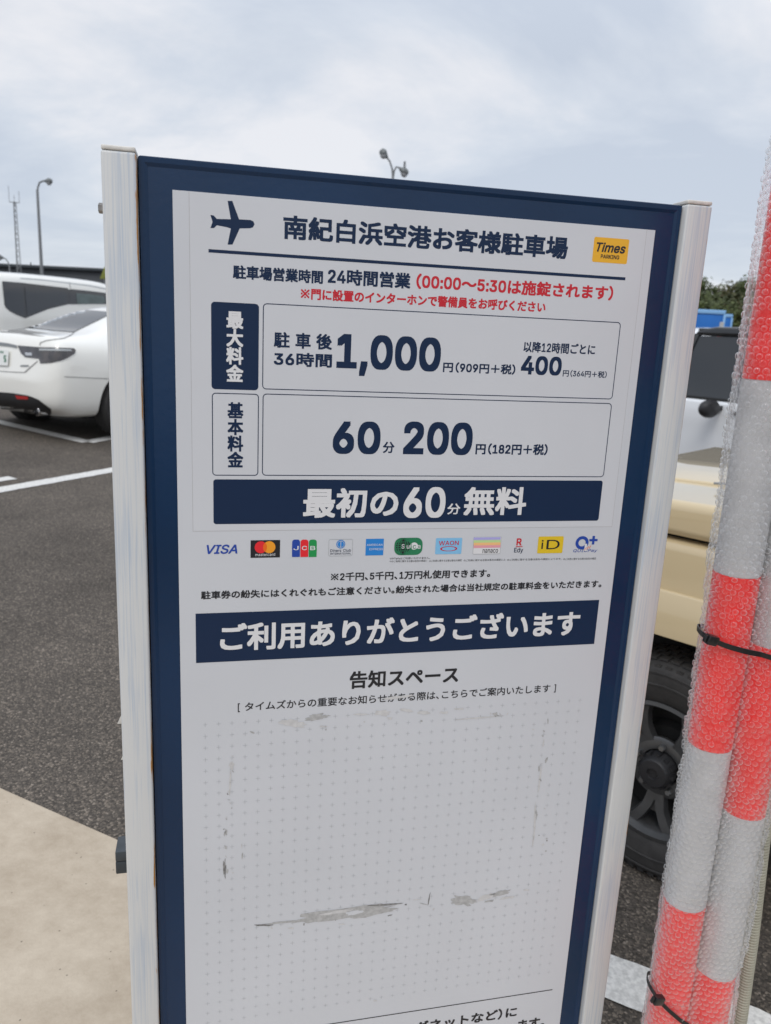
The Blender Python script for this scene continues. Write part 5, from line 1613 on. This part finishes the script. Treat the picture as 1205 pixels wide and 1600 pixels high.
tr('rear_window', zz([(78, 520), (180, 478), (290, 436), (400, 411), (520, 416), (680, 430), (690, 445), (600, 490), (520, 528), (462, 556), (330, 546), (200, 532)]), MT['glass'], sal, bv, crf, edge=True)
tl = tr('tail_light', zz([(113, 640), (240, 650), (400, 655), (462, 658), (472, 672), (465, 690), (430, 712), (380, 735), (320, 748), (255, 752), (246, 722), (160, 712), (135, 690)]), MT['lamp'], sal, bv, crf, 0.008, 4.0)
tr('lamp_strip', zz([(250, 660), (440, 664), (446, 676), (250, 672)]), MT['grey'], sal, bv, crf, 0.011, 3.0)
tr('reversing_lamp', zz([(160, 684), (205, 686), (205, 704), (165, 702)]), MT['lens'], sal, bv, crf, 0.011, 3.0)
tr('chrome_bar', zz([(-60, 610), (0, 620), (60, 628), (110, 640), (112, 656), (60, 646), (0, 640), (-60, 632)]), MT['galv'], sal, bv, crf, 0.012, 4.0)
pl_ = tr('number_plate', zz([(-70, 662), (66, 672), (60, 768), (-70, 762)]), MT['plate'], sal, bv, crf, 0.02, 5.0)
for poly in ([(4, 676), (10, 676), (10, 690), (4, 690)], [(16, 676), (22, 677), (22, 690), (16, 690)], [(27, 678), (33, 678), (33, 691), (27, 691)],
             [(36, 704), (50, 704), (50, 712), (42, 712), (42, 720), (50, 722), (50, 745), (36, 745), (36, 738), (43, 738), (43, 728), (36, 728)]):
    tr('plate_character', zz(poly), MT['plate_green'], sal, bv, crf, 0.024, 3.0)
tr('diffuser', zz([(-60, 925), (80, 936), (180, 952), (240, 975), (320, 1035), (330, 1110), (200, 1110), (110, 1110), (0, 1110), (-60, 1110)]), MT['plastic'], sal, bv, crf, 0.006, 5.0)
tr('rear_reflector', zz([(100, 950), (180, 958), (180, 976), (112, 972)]), MT['lamp_red'], sal, bv, crf, 0.012, 3.0)
tr('boot_seam', zz([(0, 798), (80, 803), (155, 806), (158, 800), (235, 735), (239, 738), (162, 808), (155, 811), (80, 808), (0, 803)]), MT['grime'], sal, bv, crf, 0.003, 3.0)
tr('boot_seam', zz([(248, 640), (250, 622), (290, 606), (400, 592), (440, 574), (464, 556), (468, 558), (444, 578), (402, 597), (292, 611), (255, 626), (253, 640)]), MT['grime'], sal, bv, crf, 0.003, 3.0)
tr('bumper_seam', zz([(400, 832), (560, 840), (690, 846), (690, 850), (560, 844), (400, 836)]), MT['grime'], sal, bv, crf, 0.003, 3.0)
tr('spoiler_shadow_gap', zz([(0, 550), (100, 556), (200, 568), (285, 584), (200, 576), (100, 563), (0, 557)]), MT['grime'], sal, bv, crf, 0.003, 3.0)  # grime tone used as painted shade under the spoiler lip
tr('emblem', zz([(130, 762), (182, 762), (182, 772), (130, 772)]), MT['galv'], sal, bv, crf, 0.006, 3.0)
ep = Mw @ Vector((0.12, -0.48, 0.30))
Mx = Matrix.Translation((0.06, -0.50, 0.29)) @ Matrix.Rotation(R(-90), 4, 'Y')
MB().lathe([(0.030, -0.12), (0.042, -0.12), (0.046, 0.02), (0.040, 0.025), (0.036, 0.0), (0.030, -0.05)], 24, Mx).build('exhaust_tip', MT['chrome'], sal, smooth=True)
for poly in ([(1.45, 1.03), (2.28, 1.03), (2.28, 1.34), (1.80, 1.33)], [(2.34, 1.03), (3.30, 1.03), (2.85, 1.33), (2.34, 1.34)]):
    sidepatch('side_window', poly, bv, MT['glass'], sal)
drape('windscreen', [(-0.60, 1.03), (0.60, 1.03), (0.52, 1.33), (-0.52, 1.33)], 0.1, lambda y, z: (Vector((5.5, y, z)), Vector((-1, 0, 0))), bv, MT['glass'], sal, 0.004)
for s in (-1, 1):
    MB().box((3.12, s * 0.90, 0.97), (3.28, s * 1.06, 1.08)).build('door_mirror', MT['white_car'], sal, bevel=0.03)
    drape('headlight', [(s * 0.50, 0.62), (s * 0.80, 0.66), (s * 0.82, 0.74), (s * 0.55, 0.72)], 0.05, lambda y, z: (Vector((5.5, y, z)), Vector((-1, 0, 0))), bv, MT['lens'], sal, 0.006)

# ---- white minivan behind it -------------------------------------------------
vh = math.pi / 2 - R(16)
rc = at_y(-12, 470, 12.3)
vf = Vector((math.cos(vh), math.sin(vh), 0)); vr = Vector((math.sin(vh), -math.cos(vh), 0))
vo = rc - vr * 0.87 + Vector((0, 0, 0))
zv = gz(vo.x, vo.y)
van = thing('parked_minivan', 'tall white minivan with dark side windows parked behind the white saloon', 'minivan', (vo.x, vo.y, zv), vh)
secs = [(0.0, .40, .70, .95, .68, .60, 1.49), (.04, .32, .80, 1.0, .79, .66, 1.60), (.12, .28, .855, 1.0, .845, .70, 1.66), (.4, .25, .87, 1.0, .865, .73, 1.69), (1.2, .24, .875, 1.0, .87, .74, 1.715),
        (2.2, .24, .875, 1.0, .87, .74, 1.725), (3.0, .24, .875, 1.0, .87, .73, 1.72), (3.35, .24, .875, 1.0, .865, .70, 1.69), (3.75, .24, .87, 1.0, .85, .66, 1.43), (4.1, .24, .86, 1.0, .80, .62, 1.22), (4.4, .25, .84, .92, .74, .55, 1.05), (4.62, .28, .76, .75, .62, .4, .86), (4.7, .36, .5, .65, .4, .3, .72)]
vb = loft_body('body', secs, MT['white_car'], van, [(0.95, -0.85, 0.33, 0.37), (0.95, 0.85, 0.33, 0.37), (3.8, -0.85, 0.33, 0.37), (3.8, 0.85, 0.33, 0.37)])
bvv = bvh_of(vb)
Mv = placed(van)
crv = cam_ray_fn(Mv)
for x_ in (0.95, 3.8):
    for s in (-1, 1):
        wheel(van, x_, s * 0.76, 0.33, 0.21, 0.22, s)
tr('quarter_window', zz([(12, 238), (126, 246), (140, 300), (152, 466), (105, 448), (62, 426), (34, 402), (26, 380)]), MT['glass'], van, bvv, crv, 0.006)
tr('window_pillar', zz([(126, 246), (420, 280), (440, 300), (440, 378), (300, 412), (160, 468), (150, 466), (140, 300)]), MT['carblack'], van, bvv, crv, 0.004)
tr('door_window', zz([(152, 272), (300, 288), (412, 304), (414, 374), (290, 400), (168, 452)]), MT['glass'], van, bvv, crv, 0.008)
tr('window_pillar', zz([(432, 286), (560, 298), (668, 312), (690, 380), (560, 380), (432, 382)]), MT['carblack'], van, bvv, crv, 0.006)
tr('front_window', zz([(474, 312), (560, 320), (644, 330), (660, 366), (640, 378), (560, 380), (478, 380)]), MT['glass_green'], van, bvv, crv, 0.009)
tr('roof_seam', zz([(126, 216), (260, 226), (430, 246), (560, 262), (668, 284), (668, 290), (560, 268), (430, 252), (260, 232), (126, 222)]), MT['grey'], van, bvv, crv, 0.004, 4.0)
tr('door_seam', zz([(430, 244), (434, 244), (442, 280), (438, 280)]), MT['grime'], van, bvv, crv, 0.004, 3.0)
drape('windscreen', [(-0.66, 1.12), (0.66, 1.12), (0.6, 1.58), (-0.6, 1.58)], 0.12, lambda y, z: (Vector((5.5, y, z)), Vector((-1, 0, 0))), bvv, MT['glass'], van, 0.004)
drape('rear_window', [(-0.45, 1.15), (0.45, 1.15), (0.40, 1.36), (-0.40, 1.36)], 0.12, lambda y, z: (Vector((-1.5, y, z)), Vector((1, 0, 0))), bvv, MT['glass'], van, 0.004)
for poly in ([(.25, 1.12), (1.0, 1.12), (1.0, 1.55), (.25, 1.55)], [(1.1, 1.12), (2.2, 1.12), (2.2, 1.56), (1.1, 1.56)], [(2.3, 1.12), (3.4, 1.12), (3.1, 1.52), (2.3, 1.56)]):
    drape('side_window', poly, 0.15, side_fn(1), bvv, MT['glass'], van, 0.005)
for s in (-1, 1):
    MB().box((3.3, s * 0.88, 1.10), (3.42, s * 1.05, 1.27)).build('door_mirror', MT['white_car'], van, bevel=0.03)
MB().lathe([(0.012, 0), (0.006, 0.05), (0, 0.06)], 10, Matrix.Translation((1.9, 0, 1.89))).build('roof_aerial', MT['plastic'], van)

# ------------------------------------------------------------------ background
def lamp_post(name, label, px, py_top, Y, arms, grp=None, rp=0.058):
    top_ = at_y(px, py_top, Y)
    gzz = gz(top_.x, Y)
    t_ = thing(name, label, 'street lamp', (top_.x, Y, gzz), 0, grp)
    hgt = top_.z - gzz
    MB().tube([(0, 0, 0), (0, 0, hgt * 0.5), (0, 0, hgt - 0.4)], [rp * 1.3, rp, rp * 0.75], 14).tube([(0, 0, 0), (0, 0, 0.5)], rp * 1.7, 14).build('pole', MT['galv'], t_, smooth=True)
    for pts, hl, up_ in arms:
        P_ = [Vector((x, 0, hgt + z)) for x, z in pts]
        MB().tube(P_, rp * 0.55, 10).build('arm', MT['galv'], t_, smooth=True)
        d = (P_[-1] - P_[-2]).normalized()
        e_ = P_[-1]
        sgn = 1 if d.x > 0 else -1
        Mx = Matrix.Translation(e_) @ Matrix.Rotation(math.atan2(-d.z, d.x), 4, 'Y')
        hb = MB().lathe([(0.035, -0.06), (0.07, 0.0), (0.115, 0.12), (0.14, hl * 0.42), (0.13, hl * 0.72), (0.08, hl * 0.95), (0.0, hl)], 18, Mx @ Matrix.Rotation(R(90), 4, 'Y'))
        hd_ = hb.build('lamp_head', MT['lamp_grey'], t_, smooth=True)
        c_ = e_ + d * hl * 0.5 + Vector((0, 0, -0.09))
        MB().lathe([(0.0, -0.10), (0.06, -0.08), (0.11, -0.03), (0.125, 0.03)], 18, Matrix.Translation(c_)).build('lamp_glass', MT['lens'], hd_, smooth=True)
        if up_:
            MB().lathe([(0.04, 0), (0.04, 0.22), (0, 0.24)], 10, Matrix.Translation(c_ + Vector((0, 0, 0.2)))).build('photocell', MT['galv'], hd_)
    return t_


K29 = 29 / 1200.0
lamp_post('street_lamp', 'tall street lamp with two arms showing above the sign top', 615.5, 247, 29,
          [([(0, -0.75), (-0.04, -0.35), (-0.14, -0.10), (-0.26, 0.03)], 0.31, False), ([(0, -0.75), (0.03, -0.42), (0.10, -0.28), (0.20, -0.30), (0.26, -0.34)], 0.31, True)])
lamp_post('street_lamp', 'tall single armed street lamp at left, right of the radio mast', 57.5, 282, 38,
          [([(0, -0.6), (0.03, -0.3), (0.12, -0.08), (0.30, 0.0), (0.40, 0.0)], 0.32, False)], rp=0.075)
lamp_post('street_lamp', 'short rusty orange street lamp at the far left edge', 14, 404, 45,
          [([(0, -0.5), (-0.05, -0.2), (-0.2, 0.0), (-0.35, 0.03)], 0.35, False)])
# radio mast
mt_ = at_y(22.5, 316, 60)
mast = thing('radio_mast', 'grey lattice radio mast with whip aerials at far left', 'mast', (mt_.x, 60, gz(mt_.x, 60)), 0.3)
hm = mt_.z - gz(mt_.x, 60)
m_ = MB()
for k in range(3):
    a = 2 * math.pi * k / 3
    m_.tube([(0.24 * math.cos(a), 0.24 * math.sin(a), 0), (0.10 * math.cos(a), 0.10 * math.sin(a), hm)], 0.026, 6)
nseg = 22
for i in range(nseg):
    for k in range(3):
        a, b = 2 * math.pi * k / 3, 2 * math.pi * (k + 1) / 3
        z0, z1 = hm * i / nseg, hm * (i + 1) / nseg
        r0 = 0.24 - 0.14 * i / nseg; r1 = 0.24 - 0.14 * (i + 1) / nseg
        m_.tube([(r0 * math.cos(a), r0 * math.sin(a), z0), (r1 * math.cos(b), r1 * math.sin(b), z1)], 0.017, 5, cap=False)
m_.build('lattice', MT['galv'], mast)
MB().tube([(-0.35, 0, hm), (0.35, 0, hm)], 0.03, 6).tube([(0, -0.3, hm), (0, 0.3, hm)], 0.03, 6).build('crossbar', MT['galv'], mast)
for x_, h_ in ((-0.34, 1.1), (0.0, 0.5), (0.34, 0.8)):
    MB().tube([(x_, 0, hm), (x_, 0, hm + h_)], 0.018, 6).build('whip_aerial', MT['galv'], mast)

# long dark building at left
Yb = 62
p0, p1 = at_y(-260, 410, Yb), at_y(430, 432, Yb)
b0 = gz(0, 60)
bl = thing('long_building', 'long low dark grey building behind the parked white cars', 'building', ((p0.x + p1.x) / 2, Yb, gz(p0.x, Yb)), 0)
hwid = (p1.x - p0.x) / 2
hb_ = at_y(80, 415.5, Yb).z - gz(p0.x, Yb)
MB().box((-hwid, 0, 0), (hwid, 14, hb_ - 0.25)).build('wall', MT['bldg'], bl, bevel=0.03)
MB().box((-hwid - 0.3, -0.3, hb_ - 0.245), (hwid + 0.3, 14.3, hb_)).build('roof', MT['bracket'], bl, bevel=0.03)
for k in range(int(hwid * 2 / 3.0)):
    x_ = -hwid + 1.5 + k * 3.0
    fr = MB().box((x_, -0.05, 1.0), (x_ + 2.2, -0.004, 2.6)).build('window', MT['galv'], bl, bevel=0.01)
    MB().box((x_ + 0.08, -0.07, 1.08), (x_ + 2.12, -0.052, 2.52)).build('pane', MT['glass'], fr)
# yellow-green marker beside the post at left
yp = at_y(163.5, 424, 24)
ym_ = thing('warning_board', 'small yellow-green board just left of the sign post, above the minivan', 'board', (yp.x, 24, gz(yp.x, 24)), 0)
MB().tube([(0, 0, 0), (0, 0, yp.z - gz(yp.x, 24) + 0.05)], 0.03, 10).build('post', MT['galv'], ym_, smooth=True)
MB().prism([(-0.14, yp.z - gz(yp.x, 24) - 0.22), (0.2, yp.z - gz(yp.x, 24) - 0.22), (0.03, yp.z - gz(yp.x, 24) + 0.16)], -0.05, -0.032).build('board', MT['sign_yellow'], ym_, bevel=0.004)


# blue box lorries
def lorry(label, pxl, pxr, pyt, Y, ry=0.0):
    a, b = at_y(pxl, pyt, Y), at_y(pxr, pyt, Y)
    g0 = gz(a.x, Y)
    wid = 2.3
    x1 = b.x
    hgt = a.z - g0
    t_ = thing('box_lorry', label, 'lorry', (x1 - wid / 2, Y, g0), ry, 'blue box lorries')
    MB().box((-wid / 2, 0, 0.95), (wid / 2, 5.6, hgt - 0.14)).build('cargo_box', MT['blue_box'], t_, bevel=0.03)
    MB().box((-wid / 2 - 0.03, -0.03, hgt - 0.138), (wid / 2 + 0.03, 5.63, hgt)).build('roof_trim', MT['pale_blue'], t_, bevel=0.02)
    for s in (-1, 1):
        MB().box((s * (wid / 2 + 0.002) - 0.04, -0.035, 0.95), (s * (wid / 2 + 0.002) + 0.04, -0.003, hgt - 0.15)).build('corner_post', MT['pale_blue'], t_, bevel=0.01)
        MB().box((s * 0.9 - 0.14, -0.02, 0.70), (s * 0.9 + 0.14, 0.02, 0.84)).build('tail_light', MT['lamp_red'], t_, bevel=0.01)
        for y_ in (1.2, 5.9):
            Mx = Matrix.Translation((s * 0.92, y_, 0.42)) @ Matrix.Rotation(R(90), 4, 'Y')
            MB().lathe([(0, -0.13), (0.40, -0.13), (0.42, -0.09), (0.42, 0.09), (0.40, 0.13), (0.0, 0.13)], 28, Mx).build('wheel', MT['rubber'], t_, smooth=True)
    MB().box((-0.5, 0.1, 0.5), (0.5, 6.8, 0.93)).build('chassis', MT['under'], t_)
    MB().prism([(5.7, 0.5), (5.7, 2.2), (6.9, 2.2), (7.3, 1.5), (7.4, 0.5)], -1.0, 1.0, Matrix.Rotation(R(90), 4, 'Z')).build('cab', MT['white_car2'], t_, bevel=0.05)
    MB().box((-0.06, -0.012, 1.0), (-0.03, -0.003, hgt - 0.2)).build('door_seam', MT['under'], t_)
    return t_


lorry('larger blue box lorry beyond the white off-road car', 1040, 1134, 480.5, 27)
lorry('smaller farther blue box lorry to the right of the larger one', 1100, 1145, 489, 36)
# red and white delineator over the car roof
cp = at_y(1128.5, 503, 14)
g0 = gz(cp.x, 14)
dl = thing('traffic_post', 'red and white banded post in front of the blue lorries', 'post', (cp.x, 14, g0), 0)
hh = cp.z - g0
n_ = 8
for k in range(n_):
    MB().lathe([(0.0, hh * k / n_ + 0.001), (0.05 - 0.015 * (k == n_ - 1), hh * k / n_ + 0.001), (0.05 - 0.015 * (k == n_ - 1), hh * (k + 1) / n_ - 0.001), (0, hh * (k + 1) / n_ - 0.001)], 16).build('band', MT['whiteband' if k % 2 else 'redband'], dl, smooth=False)
MB().lathe([(0, 0), (0.16, 0), (0.15, 0.04), (0.05, 0.07), (0, 0.07)], 20).build('foot', MT['plastic'], dl, smooth=True)
gp = at_y(1163.5, 492, 17)
gpt = thing('bollard', 'thin grey post at right between the lorries and wrapped poles', 'post', (gp.x, 17, gz(gp.x, 17)), 0)
MB().lathe([(0, 0), (0.04, 0), (0.04, gp.z - gz(gp.x, 17) - 0.02), (0, gp.z - gz(gp.x, 17))], 14).build('shaft', MT['galv'], gpt, smooth=True)

# far white cars: only their roofs show
def far_car(label, px, py, Y, rz):
    a = at_y(px, py, Y)
    g0 = gz(a.x, Y)
    t_ = thing('distant_car', label, 'car', (a.x, Y, g0), rz)
    k_ = (a.z - g0) / 1.5
    sc_ = [(x * 1.0 - 2.0, zb, w, zs, wd_, wt, zt) for x, zb, w, zs, wd_, wt, zt in
           [(0, .35, .6, .8, .5, .4, 1.0), (.1, .25, .8, .95, .75, .6, 1.35), (.5, .22, .83, .95, .8, .62, 1.46), (1.6, .22, .84, .95, .8, .62, 1.5), (2.5, .22, .84, .93, .8, .6, 1.44), (3.1, .22, .83, .9, .75, .55, 1.0), (3.7, .25, .78, .75, .6, .4, .82), (3.85, .35, .5, .6, .4, .3, .68)]]
    o = loft_body('body', sc_, MT['white_car2'], t_, [(-1.2, -.8, .31, .35), (-1.2, .8, .31, .35), (1.2, -.8, .31, .35), (1.2, .8, .31, .35)])
    b2 = bvh_of(o)
    for poly in ([(-1.75, 1.0), (-.2, 1.0), (-.2, 1.36), (-1.55, 1.34)], [(-.1, 1.0), (.85, 1.0), (.45, 1.34), (-.1, 1.36)]):
        sidepatch('side_window', poly, b2, MT['glass'], t_, step=0.2)
    for x_ in (-1.2, 1.2):
        for s in (-1, 1):
            Mx = Matrix.Translation((x_, s * 0.74, 0.31)) @ Matrix.Rotation(R(90), 4, 'X')
            MB().lathe([(0, -0.09), (0.29, -0.09), (0.31, -0.06), (0.31, 0.06), (0.29, 0.09), (0, 0.09)], 24, Mx).build('wheel', MT['rubber'], t_, smooth=True)
    t_.scale = (1, 1, k_) if 0.7 < k_ < 1.4 else (1, 1, 1)
    return t_


far_car('distant white car whose roof shows right of the blue lorries', 1156, 512.5, 21, R(20))

# hill and wood at right
hv, hf = [], []
HX = [x for x in range(-20, 221, 6)]
HY = [y for y in range(90, 331, 6)]


def hill_z(x, y):
    a = max(0, min(1, (x - 5) / 35)) * max(0, min(1, (y - 92) / 55))
    a = a * a * (3 - 2 * a)
    return gz(x, y) - 0.1 + a * (6.5 + 2.0 * noise.noise(Vector((x * .02, y * .02, 0))) + 0.8 * noise.noise(Vector((x * .07, y * .07, 2))))


for y in HY:
    for x in HX:
        hv.append((x, y, hill_z(x, y)))
n_ = len(HX)
for j in range(len(HY) - 1):
    for i in range(n_ - 1):
        hf.append((j * n_ + i, j * n_ + i + 1, (j + 1) * n_ + i + 1, (j + 1) * n_ + i))
struct(mesh('hill', hv, hf, MT['soil'], smooth=True))
frnd = random.Random(11)


def forest(name, label, m, seed, nt_):
    fr = random.Random(seed)
    V, F = [], []
    for _ in range(nt_):
        y = 98 + 150 * fr.random() ** 1.6
        x = y * (0.28 + 0.55 * fr.random())
        z0 = hill_z(x, y)
        hgt = 4.2 + 2.6 * fr.random()
        rr_ = 1.7 + 1.3 * fr.random()
        cl = [(Vector((fr.uniform(-1, 1) * rr_ * .6, fr.uniform(-1, 1) * rr_ * .6, hgt * fr.uniform(.35, .95))), rr_ * fr.uniform(.45, .75)) for _ in range(7)]
        for c_, cr_ in cl:
            for _ in range(46):
                d = Vector((fr.gauss(0, 1), fr.gauss(0, 1), fr.gauss(0, 1))).normalized()
                p = Vector((x, y, z0)) + c_ + d * cr_ * fr.uniform(.7, 1.05)
                s_ = 0.16 + 0.17 * fr.random()
                a = Vector((fr.gauss(0, 1), fr.gauss(0, 1), fr.gauss(0, 1))).normalized()
                u_ = (d + a * 0.7).cross(Vector((0, 0, 1))).normalized() * s_
                w_ = u_.cross(d + a * 0.5).normalized() * s_
                n0 = len(V)
                V += [p - u_, p - w_ * 0.7, p + u_, p + w_ * 0.7]
                F.append((n0, n0 + 1, n0 + 2, n0 + 3))
    o = mesh(name, V, F, m, kind='stuff')
    o['label'] = label
    o['category'] = 'forest'
    return o


forest('forest', 'dark green wood covering the low hill at right', MT['leaf'], 1, 330)
forest('autumn_thicket', 'brownish olive trees scattered through the hillside wood', MT['leaf2'], 2, 110)
